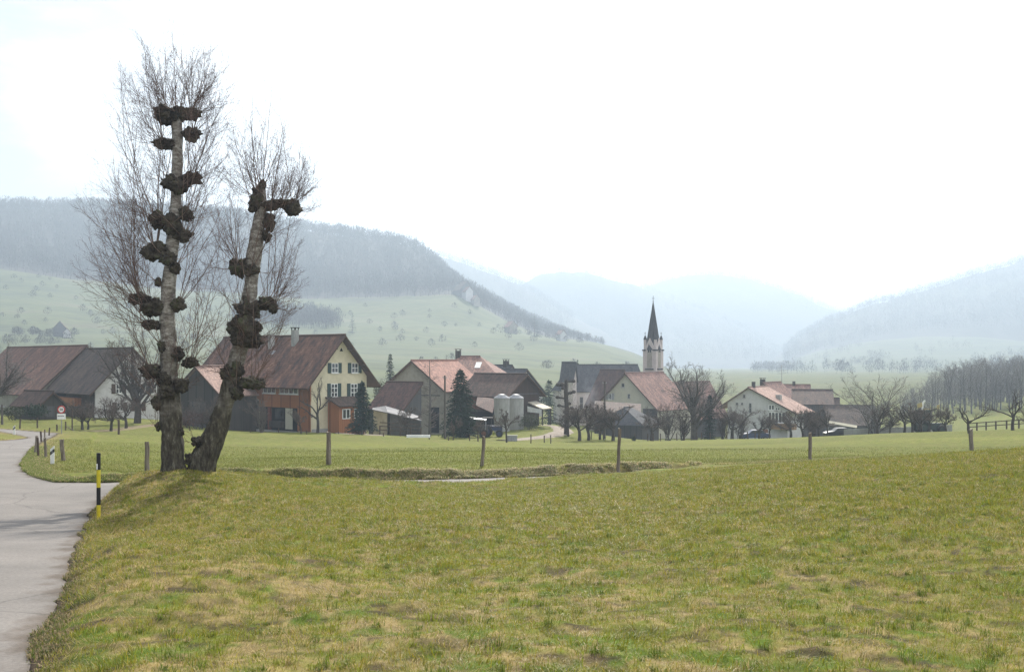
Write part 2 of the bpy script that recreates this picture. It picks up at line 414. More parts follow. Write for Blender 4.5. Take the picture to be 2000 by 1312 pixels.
def road_sdf(x, y):
    """signed distance (m) to the road edge, negative on the road"""
    best = np.full(len(x), 1e9); inside = np.zeros(len(x), bool)
    for p in ROADS:
        n = len(p); j = n - 1; ins = np.zeros(len(x), bool)
        for i in range(n):
            ax, ay = p[j]; bx, by = p[i]
            dx, dy = bx - ax, by - ay
            t = np.clip(((x - ax) * dx + (y - ay) * dy) / (dx * dx + dy * dy + 1e-12), 0, 1)
            best = np.minimum(best, np.hypot(x - ax - t * dx, y - ay - t * dy))
            c = ((ay > y) != (by > y)) & (x < (bx - ax) * (y - ay) / (by - ay + 1e-12) + ax)
            ins ^= c; j = i
        inside |= ins
    wob = (fbm(x * 1.1, y * 1.1, 3, 2.0) - .5) * .22
    return np.where(inside, -best, best) + wob
def ground(x, y, full=False):
    x = np.asarray(x, float); y = np.asarray(y, float)
    m = MEADOW(x, y)
    nearf = np.clip(1.3 - y / 45, 0, 1)
    m = m + (fbm(x * .45, y * .45, 3, 1) - .5) * .22 * nearf + (fbm(x * 3.1, y * 3.1, 3, 4) - .5) * .09 * nearf + (fbm(x * .11, y * .11, 2, 8) - .5) * .25 * np.clip((y - 38) / 20, 0, 1) * np.clip((140 - y) / 40, 0, 1)
    s = np.full(len(x), 9.0); k = y < 125
    s[k] = road_sdf(x[k], y[k])
    rz = ROADZ(x, y)
    w = np.where(y > 35.5, .7, .6)
    m = m + (fbm(x * 1.5, y * 1.5, 3, 23) - .45) * .13 * sstep(.02, .3, s) * sstep(1.5, .6, s) * (y > 35.8) * (y < 62)
    z = rz + (m - rz) * sstep(0.0, 1.0, (s + .02) / w) + sstep(0, .28, s) * .05 * (y < 35) 
    z = np.where(s < 3, np.where(s < 0.0, rz - .10, np.maximum(z, rz + .015)), m)
    e = (s > -.06) & (s < .0)
    z = np.where(e, rz - .10 + (s + .06) / .06 * .115, z)
    return (z, s, rz) if full else z
def G(x, y):
    return float(ground(np.array([x]), np.array([y]))[0])
def grid_faces(nr, nc):
    i = np.arange(nr - 1)[:, None] * nc + np.arange(nc - 1)[None, :]
    return np.stack([i, i + 1, i + nc + 1, i + nc], -1).reshape(-1, 4)

ts = np.concatenate([np.linspace(-1.6, -.55, 26)[:-1], np.linspace(-.55, -.25, 150)[:-1], np.linspace(-.25, .52, 240)[:-1], np.linspace(.52, 1.6, 26)])
ys = [.7]
while ys[-1] < 9500:
    d = ys[-1]; ys.append(d * (1.0125 if d < 33 else 1.006 if d < 47 else 1.0125 if d < 130 else 1.04))
ys = np.array(ys)
T, Y = np.meshgrid(ts, ys); X = (T * Y).ravel(); Yf = Y.ravel()
gz, gs, grz = ground(X, Yf, True)

# albedo of the turf: greener and drier patches, the same field drives the blades
def turf_colour(x, y, s):
    a = fbm(x * 2.0, y * 2.0, 4, 11); b2 = fbm(x * 5.5, y * 5.5, 3, 12); c = fbm(x * .16, y * .16, 3, 13)
    dry = (a - .5) * .9 + (b2 - .5) * 2.0 + (c - .5) * .5 + (fbm(x * 14, y * 14, 2, 14) - .5) * 1.5 - .16
    near_road = np.exp(-np.maximum(s, 0) / 3.2) * (y < 34) * .62
    dry = dry + near_road + np.clip((11 - y) / 9, -.3, .3) * .18 - .02
    far = sstep(36, 44, y)
    dry = dry * (1 - .72 * far) - .22 * far + far * np.exp(-np.maximum(s, 0) / .9) * .75
    k = sstep(-.55, .75, dry)[:, None]
    g = np.array([.135, .155, .018]); t = np.array([.260, .200, .090])
    c0 = g * (1 - k) + t * k
    dark = sstep(.58, .72, fbm(x * 4.5, y * 4.5, 3, 15)) * (1 - far)
    c0 = c0 * (1 - .45 * dark)[:, None]
    lush = sstep(.56, .72, fbm(x * 3.4, y * 3.4, 3, 16))[:, None] * (1 - .6 * far)[:, None]
    c0 = c0 * (1 - lush) + lush * np.array([.090, .140, .014])
    fr = np.clip(fbm(x * .05, y * .12, 3, 17), 0, 1)
    c0 = c0 * ((1 + far * (fr - .5) * .5) * (1 - .13 * far) * (1 - .28 * sstep(220, 500, y)))[:, None]
    sl = sstep(.635, .71, fbm(x * 2.6, y * 4.2, 4, 19, .6)) * (1 - far)
    c0 = c0 * (1 - .8 * sl)[:, None] + np.array([.045, .032, .020]) * (.8 * sl)[:, None]
    return c0, dry
gc, _ = turf_colour(X, Yf, gs)
soil_shade = np.array([.042, .029, .020])  # bare soil plus the shade along the road edge, painted as one dark colour
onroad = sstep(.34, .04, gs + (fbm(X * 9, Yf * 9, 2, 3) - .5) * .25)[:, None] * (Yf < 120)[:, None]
gc = gc * (1 - onroad) + soil_shade * onroad
m_ground, t, b = new_mat('turf')
at = N(t, 'ShaderNodeAttribute'); at.attribute_name = 'Col'
c = N(t, 'ShaderNodeTexCoord')
n1 = N(t, 'ShaderNodeTexNoise'); n1.inputs['Scale'].default_value = 9.0; n1.inputs['Detail'].default_value = 6; n1.inputs['Roughness'].default_value = .75
n2 = N(t, 'ShaderNodeTexNoise'); n2.inputs['Scale'].default_value = 1.7; n2.inputs['Detail'].default_value = 6; n2.inputs['Roughness'].default_value = .7
for q in (n1, n2): t.links.new(c.outputs['Object'], q.inputs['Vector'])
av = N(t, 'ShaderNodeMath', operation='ADD'); t.links.new(n1.outputs['Fac'], av.inputs[0]); t.links.new(n2.outputs['Fac'], av.inputs[1])
r = ramp(t, [(.35, (.55, .55, .55)), (.65, (1.45, 1.4, 1.3))]); hv = N(t, 'ShaderNodeMath', operation='MULTIPLY'); hv.inputs[1].default_value = .5
t.links.new(av.outputs[0], hv.inputs[0]); t.links.new(hv.outputs[0], r.inputs[0])
mu = N(t, 'ShaderNodeMix', data_type='RGBA', blend_type='MULTIPLY'); mu.inputs[0].default_value = 1
t.links.new(at.outputs['Color'], mu.inputs[6]); t.links.new(r.outputs[0], mu.inputs[7]); t.links.new(mu.outputs[2], b.inputs['Base Color'])
b.inputs['Roughness'].default_value = .95; b.inputs['Specular IOR Level'].default_value = .1
bp = N(t, 'ShaderNodeBump'); bp.inputs['Strength'].default_value = .7; bp.inputs['Distance'].default_value = .06; t.links.new(n1.outputs['Fac'], bp.inputs['Height']); t.links.new(bp.outputs[0], b.inputs['Normal'])
V = np.c_[X, Yf, gz]
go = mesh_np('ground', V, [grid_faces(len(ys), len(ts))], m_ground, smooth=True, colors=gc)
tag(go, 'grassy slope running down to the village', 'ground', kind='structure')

# asphalt: the part of the same net that lies on the road, as its own sheet
m_road, t, b = new_mat('worn asphalt')
c = N(t, 'ShaderNodeTexCoord')
n1 = N(t, 'ShaderNodeTexNoise'); n1.inputs['Scale'].default_value = 26; n1.inputs['Detail'].default_value = 4; n1.inputs['Roughness'].default_value = .8
n2 = N(t, 'ShaderNodeTexNoise'); n2.inputs['Scale'].default_value = .55; n2.inputs['Detail'].default_value = 5; n2.inputs['Roughness'].default_value = .6
vo = N(t, 'ShaderNodeTexVoronoi', feature='DISTANCE_TO_EDGE'); vo.inputs['Scale'].default_value = .22
wv = N(t, 'ShaderNodeMix', data_type='RGBA'); wv.inputs[0].default_value = .35
n3 = N(t, 'ShaderNodeTexNoise'); n3.inputs['Scale'].default_value = 1.2
for q in (n1, n2, n3): t.links.new(c.outputs['Object'], q.inputs['Vector'])
t.links.new(c.outputs['Object'], wv.inputs[6]); t.links.new(n3.outputs['Color'], wv.inputs[7]); t.links.new(wv.outputs[2], vo.inputs['Vector'])
r1 = ramp(t, [(.25, (.62, .62, .62)), (.75, (1.38, 1.38, 1.38))]); t.links.new(n1.outputs['Fac'], r1.inputs[0])
r2 = ramp(t, [(.3, (.140, .127, .116)), (.5, (.174, .157, .143)), (.7, (.202, .182, .165))]); t.links.new(n2.outputs['Fac'], r2.inputs[0])
r3 = ramp(t, [(.0, (.55, .55, .55)), (.006, (1, 1, 1))]); t.links.new(vo.outputs['Distance'], r3.inputs[0])
m1 = N(t, 'ShaderNodeMix', data_type='RGBA', blend_type='MULTIPLY'); m1.inputs[0].default_value = 1
m2 = N(t, 'ShaderNodeMix', data_type='RGBA', blend_type='MULTIPLY'); m2.inputs[0].default_value = .75
t.links.new(r2.outputs[0], m1.inputs[6]); t.links.new(r1.outputs[0], m1.inputs[7]); t.links.new(m1.outputs[2], m2.inputs[6]); t.links.new(r3.outputs[0], m2.inputs[7])
at = N(t, 'ShaderNodeAttribute'); at.attribute_name = 'Col'
m3 = N(t, 'ShaderNodeMix', data_type='RGBA', blend_type='MULTIPLY'); m3.inputs[0].default_value = 1
t.links.new(m2.outputs[2], m3.inputs[6]); t.links.new(at.outputs['Color'], m3.inputs[7])
t.links.new(m3.outputs[2], b.inputs['Base Color']); b.inputs['Roughness'].default_value = .85; b.inputs['Specular IOR Level'].default_value = .25
bp = N(t, 'ShaderNodeBump'); bp.inputs['Strength'].default_value = .35; bp.inputs['Distance'].default_value = .01; t.links.new(n1.outputs['Fac'], bp.inputs['Height']); t.links.new(bp.outputs[0], b.inputs['Normal'])
fq = grid_faces(len(ys), len(ts)); on = (gs < .45) & (Yf < 120)
fq = fq[on[fq].all(1)]; used = np.unique(fq); mp_ = np.full(len(V), -1); mp_[used] = np.arange(len(used))
rv = np.c_[X, Yf, grz][used]
dirt = sstep(-.30, .05, gs[used] + (fbm(X[used] * 5, Yf[used] * 2.5, 3, 21) - .5) * .55)[:, None]
lane = sstep(-10.0, -8.6, X[used])[:, None] * (Yf[used] > 30)[:, None]
rc = (np.ones((len(used), 3)) * (1 + .22 * lane)) * (1 - dirt) + np.array([.55, .47, .40]) * dirt
ro = mesh_np('road', rv, [mp_[fq]], m_road, smooth=True, colors=rc)
tag(ro, 'narrow grey asphalt road with a side lane', 'road', kind='structure')

# ------------------------------------------------------------------ grass blades
def blade_mat(name, trans=.45):
    m, t, b = new_mat(name)
    at = N(t, 'ShaderNodeAttribute'); at.attribute_name = 'Col'
    b.inputs['Roughness'].default_value = .5; b.inputs['Specular IOR Level'].default_value = .2
    t.links.new(at.outputs['Color'], b.inputs['Base Color'])
    tr = N(t, 'ShaderNodeBsdfTranslucent'); t.links.new(at.outputs['Color'], tr.inputs['Color'])
    mx = N(t, 'ShaderNodeMixShader'); mx.inputs[0].default_value = trans
    t.links.new(b.outputs[0], mx.inputs[1]); t.links.new(tr.outputs[0], mx.inputs[2])
    t.links.new(mx.outputs[0], t.nodes['Material Output'].inputs['Surface'])
    return m
m_blade = blade_mat('grass blades')
def blades(name, x, y, z, ln, wd, lean, az, col, label, cat, droop=0.0, rs=RS):
    """one thin three sided blade (two with a bend) per point"""
    n = len(x)
    dx = np.cos(az); dy = np.sin(az)
    side = rs.uniform(0, 6.28, n); sxx = np.cos(side) * wd; syy = np.sin(side) * wd
    hx = np.sin(lean) * ln; hz = np.cos(lean) * ln
    b0 = np.c_[x - sxx, y - syy, z - .01]; b1 = np.c_[x + sxx, y + syy, z - .01]
    mid = np.c_[x + dx * hx * .45, y + dy * hx * .45, z + hz * (.62 + droop * .3)]
    m0 = mid - np.c_[sxx, syy, sxx * 0] * .7; m1 = mid + np.c_[sxx, syy, sxx * 0] * .7
    tip = np.c_[x + dx * hx * (1 + .2 * droop), y + dy * hx * (1 + .2 * droop), z + hz * (1 - droop)]
    Vv = np.stack([b0, b1, m0, m1, tip], 1).reshape(-1, 3)
    i = np.arange(n)[:, None] * 5
    f3 = np.concatenate([i + np.array([[0, 1, 3]]), i + np.array([[0, 3, 2]]), i + np.array([[2, 3, 4]])])
    o = mesh_np(name, Vv, [f3], m_blade, colors=np.repeat(col, 5, 0))
    return tag(o, label, cat, kind='stuff')

def near_grass(n, seed):
    rs = np.random.RandomState(seed)
    # density falls with distance; perspective-uniform sampling
    u = rs.rand(n); a = -.55
    y = (5.2 ** (a + 1) + u * (39.0 ** (a + 1) - 5.2 ** (a + 1))) ** (1 / (a + 1))
    t_ = np.where(rs.rand(n) < .86, rs.uniform(-.50, .50, n), rs.choice([-1., 1.], n) * rs.uniform(.50, .78, n))
    w = rs.rand(n) < np.clip(y / 22.0, .3, 1.0)
    x = t_ * y
    z, s, _ = ground(x, y, True)
    k = (s > .06) & (y < np.interp(x / y * F + 1000, [300, 500, 700, 900, 1230, 1450, 1800], [36.0, 37.7, 38.8, 39.5, 41.3, 44.3, 54.0])) & w
    x, y, z, s = x[k], y[k], z[k], s[k]
    c, dry = turf_colour(x, y, s)
    n = len(x)
    tuft = sstep(.52, .68, fbm(x * 1.9, y * 1.9, 3, 31))
    lush = sstep(.56, .72, fbm(x * 3.4, y * 3.4, 3, 16))
    isdead = rs.rand(n) < sstep(-.6, 1.1, dry + rs.normal(0, .35, n)) * .75
    bare = sstep(.635, .71, fbm(x * 2.6, y * 4.2, 4, 19, .6)); clump = sstep(.50, .66, fbm(x * 4.5, y * 4.5, 2, 33))
    col = c * rs.uniform(.7, 1.5, n)[:, None]
    green = np.array([.200, .214, .020]) * rs.uniform(.42, 1.6, n)[:, None]; green[:, 0] *= rs.uniform(.75, 1.5, n)
    dead = np.array([.47, .365, .17]) * rs.uniform(.45, 1.5, n)[:, None]
    col = np.where(isdead[:, None], .25 * col + .75 * dead, .3 * col + .7 * green)
    sc = np.clip(y / 9.0, .9, 2.4)
    ln = rs.uniform(.02, .055, n) * (1 + .5 * tuft + .5 * lush + .8 * clump) * (1 - .75 * bare) * np.where(isdead, 1.15, 1.0) * np.sqrt(sc)
    wd = rs.uniform(.0012, .0030, n) * sc
    lean = np.radians(np.where(isdead, rs.uniform(55, 90, n), rs.uniform(25, 82, n)))
    flow = fbm(x * 2.6, y * 2.6, 2, 41) * 14.0
    az = flow + rs.normal(0, 1.1, n)
    return x, y, z, ln, wd, lean, az, col
GRASS_N = 1200000
g = near_grass(GRASS_N, 101)
blades('meadow_grass', *g, 'short patchy meadow grass in the foreground', 'grass', .15)

# taller tufts on the road verges and the bank beyond the side lane
def verge(n, seed):
    rs = np.random.RandomState(seed)
    out = []
    y = np.concatenate([5.3 * (36 / 5.3) ** rs.rand(n), rs.uniform(35.8, 62, n * 18)])
    t_ = np.where(y < 35.8, rs.uniform(-.47, -.26, len(y)), rs.uniform(-.47, .20, len(y)))
    x = t_ * y
    s = road_sdf(x, y)
    far = y > 35.8
    wlim = np.where(far, np.where(x < -13, .95, .85), .13)
    cl = fbm(x * 2.4, y * 1.6, 3, 51)
    cy = np.interp(x / y * F + 1000, [300, 500, 700, 900, 1230, 1450, 1800], [36.0, 37.7, 38.8, 39.5, 41.3, 44.3, 54.0])
    k = (s > .02) & (s < wlim) & ((y < 35.8) | (y > cy)) & (rs.rand(len(y)) < (sstep(.30, .62, cl) + .12) * np.clip((.185 - x / y) / .12, 0, 1))
    x, y, s, cl = x[k], y[k], s[k], cl[k]
    reps = 26
    x = np.repeat(x, reps) + rs.normal(0, .045, len(x) * reps); y = np.repeat(y, reps) + rs.normal(0, .045, len(y) * reps)
    cl = np.repeat(cl, reps); s = np.repeat(s, reps)
    z = ground(x, y)
    n = len(x); far = y > 35.8
    brown = sstep(-13, -3, x) * .26 + .18
    isdead = rs.rand(n) < np.where(far, brown + (s > .55) * .12, .55)
    dead = np.array([.38, .295, .165]) * rs.uniform(.5, 1.4, n)[:, None]
    green = np.array([.135, .165, .035]) * rs.uniform(.5, 1.5, n)[:, None]
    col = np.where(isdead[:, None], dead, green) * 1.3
    col = col * np.where(far, 1.0, .55)[:, None]  # near verge tufts darkened: edge shade painted into their colour
    ln = rs.uniform(.07, .19, n) * np.where(far, .85, .30) * (.5 + 1.0 * cl)
    wd = rs.uniform(.003, .006, n) * np.where(far, 1.5, .75)
    lean = np.radians(rs.uniform(25, 95, n)); az = rs.normal(-1.57, 1.0, n)
    return x, y, z, ln, wd, lean, az, col
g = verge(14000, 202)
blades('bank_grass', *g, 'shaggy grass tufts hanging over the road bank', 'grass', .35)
# coarse grass on the paddock just beyond the bank
rs = np.random.RandomState(303)
n = 150000
y = 40 * (75 / 40) ** rs.rand(n); x = rs.uniform(-.56, .60, n) * y; z, s, _ = ground(x, y, True)
k = (s > .5) & (y > 41); x, y, z, s = x[k], y[k], z[k], s[k]; n = len(x)
c, dry = turf_colour(x, y, s)
c = c * rs.uniform(.8, 1.35, n)[:, None]
blades('paddock_grass', x, y, z, rs.uniform(.05, .11, n), rs.uniform(.005, .011, n), np.radians(rs.uniform(15, 70, n)), rs.uniform(0, 6.28, n), c, 'smooth green paddock grass beyond the bank', 'grass', .1)

# odd taller tufts and dead stalks standing out of the short sward
rs = np.random.RandomState(404); n = 2300
u = rs.rand(n); y = (5.4 ** .6 + u * (36.0 ** .6 - 5.4 ** .6)) ** (1 / .6); x = rs.uniform(-.62, .62, n) * y; s = road_sdf(x, y); k = s > .4
x, y = x[k], y[k]; n = len(x); kind = rs.rand(n); reps = 30; size = rs.uniform(.35, .95, n)
X2 = np.repeat(x, reps) + rs.normal(0, 1, n * reps) * np.repeat(.035 * size, reps); Y2 = np.repeat(y, reps) + rs.normal(0, 1, n * reps) * np.repeat(.035 * size, reps); K2 = np.repeat(kind, reps); S2 = np.repeat(size, reps); m_ = n * reps
c1 = np.array([.110, .150, .022]); c2 = np.array([.20, .225, .030]); c3 = np.array([.40, .31, .15])
cc = np.where((K2 < .5)[:, None], c1, np.where((K2 < .88)[:, None], c2, c3)) * rs.uniform(.6, 1.4, m_)[:, None]
blades('grass_tufts', X2, Y2, ground(X2, Y2), rs.uniform(.05, .12, m_) * S2, rs.uniform(.0015, .0032, m_) * np.clip(Y2 / 9, 1, 2.2), np.radians(rs.uniform(5, 70, m_)), rs.uniform(0, 6.28, m_), cc, 'taller grass tufts scattered over the meadow', 'grass', .25)

# ------------------------------------------------------------------ batched tubes for trees
def tube_batch(Pl, R, sides=3):
    """Pl (B,n,3) polylines, R (B,n) radii -> verts, quads"""
    B, n, _ = Pl.shape
    T = np.empty_like(Pl); T[:, 1:-1] = Pl[:, 2:] - Pl[:, :-2]; T[:, 0] = Pl[:, 1] - Pl[:, 0]; T[:, -1] = Pl[:, -1] - Pl[:, -2]
    T /= np.linalg.norm(T, axis=2, keepdims=True) + 1e-9
    ref = np.where((np.abs(T[..., 2:3]) < .9), np.array([0, 0, 1.]), np.array([1., 0, 0]))
    A = np.cross(T, ref); A /= np.linalg.norm(A, axis=2, keepdims=True) + 1e-9
    C = np.cross(T, A)
    an = np.arange(sides) * 2 * np.pi / sides
    V = Pl[:, :, None, :] + R[:, :, None, None] * (A[:, :, None, :] * np.cos(an)[None, None, :, None] + C[:, :, None, :] * np.sin(an)[None, None, :, None])
    b = np.arange(B)[:, None, None] * (n * sides) + np.arange(n - 1)[None, :, None] * sides
    k = np.arange(sides)[None, None, :]; k2 = (k + 1) % sides
    Q = np.stack([b + k, b + k2, b + sides + k2, b + sides + k], -1).reshape(-1, 4)
    return V.reshape(-1, 3), Q
def merge(parts):
    Vs = []; Qs = []; o = 0
    for V, Q in parts:
        Vs.append(V); Qs.append(Q + o); o += len(V)
    return np.concatenate(Vs), np.concatenate(Qs)
def sprout(rs, Pl, R, k, t0, t1, ang, ratio, n=5, up=.0, wig=.1, rr=.6, tip=.35, length=None):
    """grow k side branches from every polyline"""
    B, m, _ = Pl.shape
    idx = np.repeat(np.arange(B), k); c = len(idx)
    t = np.clip(t0 + (t1 - t0) * ((np.tile(np.arange(k), B) + rs.rand(c)) / k), 0, .999)
    f = t * (m - 1); i = f.astype(int); fr = (f - i)[:, None]
    pos = Pl[idx, i] * (1 - fr) + Pl[idx, i + 1] * fr
    tan = Pl[idx, i + 1] - Pl[idx, i]; tan /= np.linalg.norm(tan, axis=1, keepdims=True) + 1e-9
    rad = (R[idx, i] * (1 - fr[:, 0]) + R[idx, i + 1] * fr[:, 0]) * rr
    rnd = rs.normal(0, 1, (c, 3)); perp = rnd - (rnd * tan).sum(1, keepdims=True) * tan; perp /= np.linalg.norm(perp, axis=1, keepdims=True) + 1e-9
    a = np.radians(rs.uniform(ang[0], ang[1], c))[:, None]
    d = tan * np.cos(a) + perp * np.sin(a)
    pl = np.linalg.norm(np.diff(Pl, axis=1), axis=2).sum(1)[idx]
    L = pl * rs.uniform(ratio[0], ratio[1], c) * (1.1 - .5 * t) if length is None else rs.uniform(length[0], length[1], c)
    out = np.empty((c, n, 3)); out[:, 0] = pos
    for j in range(1, n):
        d = d + np.array([0, 0, up]) + rs.normal(0, wig, (c, 3)); d /= np.linalg.norm(d, axis=1, keepdims=True)
        out[:, j] = out[:, j - 1] + d * (L / (n - 1))[:, None]
    Rr = rad[:, None] * np.linspace(1, tip, n)[None, :]
    return out, Rr
def bend(pts, rad, n=7):
    """one hand placed polyline resampled to n points"""
    pts = np.array(pts, float); s = np.r_[0, np.cumsum(np.linalg.norm(np.diff(pts, axis=0), axis=1))]
    u = np.linspace(0, s[-1], n)
    return np.stack([np.interp(u, s, pts[:, k]) for k in range(3)], -1)[None], np.interp(u, s, rad)[None]

# ------------------------------------------------------------------ hills
def hill(name, label, rows, ncol, nrow, m, px0, px1, amp=3.0, sc=60.0, wood_from=0):
    """rows: (depth, [(px, py) ...]) from the front of the hill to its back"""
    pxs = np.linspace(px0, px1, ncol)
    D = np.array([r[0] for r in rows], float)
    Z = np.stack([np.interp(pxs, [p[0] for p in r[1]], [(HZ - p[1]) / F * r[0] for p in r[1]]) for r in rows])
    for _ in range(3):                       # soften the corners along the hill
        Zp = np.pad(Z, ((0, 0), (2, 2)), 'edge'); Z = (Zp[:, :-4] + Zp[:, 1:-3] * 2 + Zp[:, 2:-2] * 3 + Zp[:, 3:-1] * 2 + Zp[:, 4:]) / 9
    dd = np.concatenate([np.linspace(D[i], D[i + 1], nrow, endpoint=False) for i in range(len(D) - 1)] + [[D[-1]]])
    # smooth (catmull like) interpolation in depth
    i = np.clip(np.searchsorted(D, dd, side='right') - 1, 0, len(D) - 2); u = ((dd - D[i]) / (D[i + 1] - D[i]))[:, None]
    sl = np.gradient(Z, D, axis=0); h = (D[i + 1] - D[i])[:, None]
    Zs = (2 * u ** 3 - 3 * u ** 2 + 1) * Z[i] + (u ** 3 - 2 * u ** 2 + u) * h * sl[i] * .6 + (-2 * u ** 3 + 3 * u ** 2) * Z[i + 1] + (u ** 3 - u ** 2) * h * sl[i + 1] * .6
    TT, DD = np.meshgrid((pxs - 1000) / F, dd); XX = TT * DD
    Zs = Zs + (fbm(XX / sc, DD / sc, 4, 5) - .5) * amp * 2
    V = np.c_[XX.ravel(), DD.ravel(), Zs.ravel()]
    o = mesh_np(name, V, [grid_faces(len(dd), ncol)], m, smooth=True)
    if wood_from:
        o.data.materials.append(M['leaf_litter']); r_i = np.repeat(np.arange(len(dd) - 1), ncol - 1); o.data.polygons.foreach_set('material_index', (dd[r_i] >= wood_from).astype(np.int32))
    tag(o, label, 'hill', kind='structure')
    def height(px, d):
        j = np.clip((np.asarray(px) - px0) / (px1 - px0) * (ncol - 1), 0, ncol - 1.001); r = np.clip(np.interp(d, dd, np.arange(len(dd))), 0, len(dd) - 1.001)
        j0 = j.astype(int); r0 = r.astype(int); a = j - j0; b2 = r - r0
        return (Zs[r0, j0] * (1 - a) + Zs[r0, j0 + 1] * a) * (1 - b2) + (Zs[r0 + 1, j0] * (1 - a) + Zs[r0 + 1, j0 + 1] * a) * b2
    return height
M['pasture'] = noise_mat('hill pasture', [(.042, .052, .022), (.068, .086, .026), (.090, .106, .034), (.105, .100, .048)], .011, .95, stretch=(1, 2.2, 3.5), bscale=.12, fine=.22, detail=8)
M['leaf_litter'] = noise_mat('wooded hillside floor', [(.036, .030, .026), (.056, .046, .039)], .02, .95, bscale=.15, fine=.3)
M['far_wood'] = noise_mat('far wooded slope', [(.030, .032, .024), (.055, .050, .038), (.075, .080, .040)], .006, .95, bscale=.05, fine=.3)
SKYL = [(-700, 400), (-400, 403), (0, 408), (250, 412), (440, 424), (620, 455), (800, 481), (850, 512), (890, 566), (930, 583), (1000, 614), (1100, 656), (1160, 677), (1250, 702), (1330, 738), (1400, 830), (1500, 900)]
EDGE = [(-700, 470), (-400, 490), (0, 522), (150, 545), (450, 572), (600, 584), (800, 580), (900, 578), (945, 606), (1000, 634), (1060, 656), (1160, 668), (1250, 696), (1330, 732), (1400, 830), (1500, 900)]
hz1 = hill('near_hill', 'broad hill left of the village with pasture below and woods above', [
    (240, [(-700, 990), (1500, 1050)]), (330, [(-700, 752), (0, 756), (800, 764), (1200, 790), (1330, 830), (1500, 920)]),
    (450, [(-700, 690), (0, 704), (700, 714), (1000, 724), (1200, 738), (1330, 770), (1400, 830), (1500, 900)]),
    (650, [(-700, 620), (0, 650), (400, 668), (700, 676), (1000, 694), (1180, 708), (1280, 725), (1340, 760), (1400, 830), (1500, 900)]),
    (850, [(-700, 540), (0, 580), (300, 608), (600, 628), (800, 626), (950, 644), (1100, 668), (1160, 674), (1250, 701), (1330, 740), (1400, 830), (1500, 900)]),
    (1000, EDGE), (1350, SKYL),
    (1700, [(a, bb + 70) for a, bb in SKYL]), (2300, [(-700, 640), (800, 690), (1500, 900)])], 300, 12, M['pasture'], -700, 1480, 3.0, 70, wood_from=1000)
hz2 = hill('far_ridge', 'pale blue ridge behind the wooded spur', [
    (1900, [(500, 720), (1300, 740)]), (2500, [(500, 470), (700, 480), (865, 503), (920, 522), (1010, 553), (1100, 610), (1250, 690), (1400, 740)]), (3000, [(500, 560), (1400, 760)])], 100, 10, M['far_wood'], 500, 1400, 9, 45)
hz3 = hill('far_hill', 'hazy rounded hill behind the church spire', [
    (2000, [(850, 735), (1700, 745)]), (2600, [(850, 690), (1150, 668), (1350, 662), (1480, 680), (1560, 715), (1700, 745)]), (3000, [(850, 640), (960, 580), (1010, 560), (1050, 540), (1090, 532), (1150, 532), (1210, 550), (1270, 572), (1350, 600), (1450, 640), (1560, 710), (1700, 750)]), (3500, [(850, 700), (1700, 780)])], 140, 12, M['far_wood'], 850, 1700, 9, 50)
hz4 = hill('farther_hill', 'very pale hill right of the church spire', [
    (2700, [(1100, 735), (1900, 740)]), (3600, [(1100, 620), (1220, 578), (1290, 556), (1380, 538), (1440, 544), (1500, 560), (1560, 582), (1620, 606), (1700, 640), (1900, 715)]), (4200, [(1100, 700), (1900, 760)])], 120, 10, M['far_wood'], 1100, 1900, 11, 60)
RE = [(1350, 745), (1500, 728), (1560, 698), (1600, 684), (1700, 666), (1800, 657), (1900, 658), (2000, 664), (2400, 672)]
hz5 = hill('meadow_hill', 'pale meadow slope under the wooded hill on the right', [
    (600, [(1350, 790), (1500, 775), (1700, 760), (2400, 755)]), (900, [(1350, 770), (1500, 752), (1560, 744), (1700, 735), (2400, 725)]), (1500, [(1350, 760), (1500, 738), (1560, 715), (1700, 694), (2400, 694)]), (1900, RE), (2300, [(a, bb - 6) for a, bb in RE])], 120, 8, M['pasture'], 1350, 2400, 4, 90)
hz6 = hill('wooded_hill', 'large hazy wooded hill on the right', [
    (1850, [(1450, 740), (1560, 705), (1600, 688), (1700, 670), (1800, 660), (2400, 676)]), (2500, [(1450, 745), (1530, 690), (1550, 668), (1600, 640), (1680, 606), (1800, 571), (1900, 541), (2000, 508), (2100, 480), (2250, 455), (2400, 470)]), (3100, [(1450, 780), (1700, 680), (2400, 600)])], 140, 14, M['far_wood'], 1450, 2400, 9, 45)

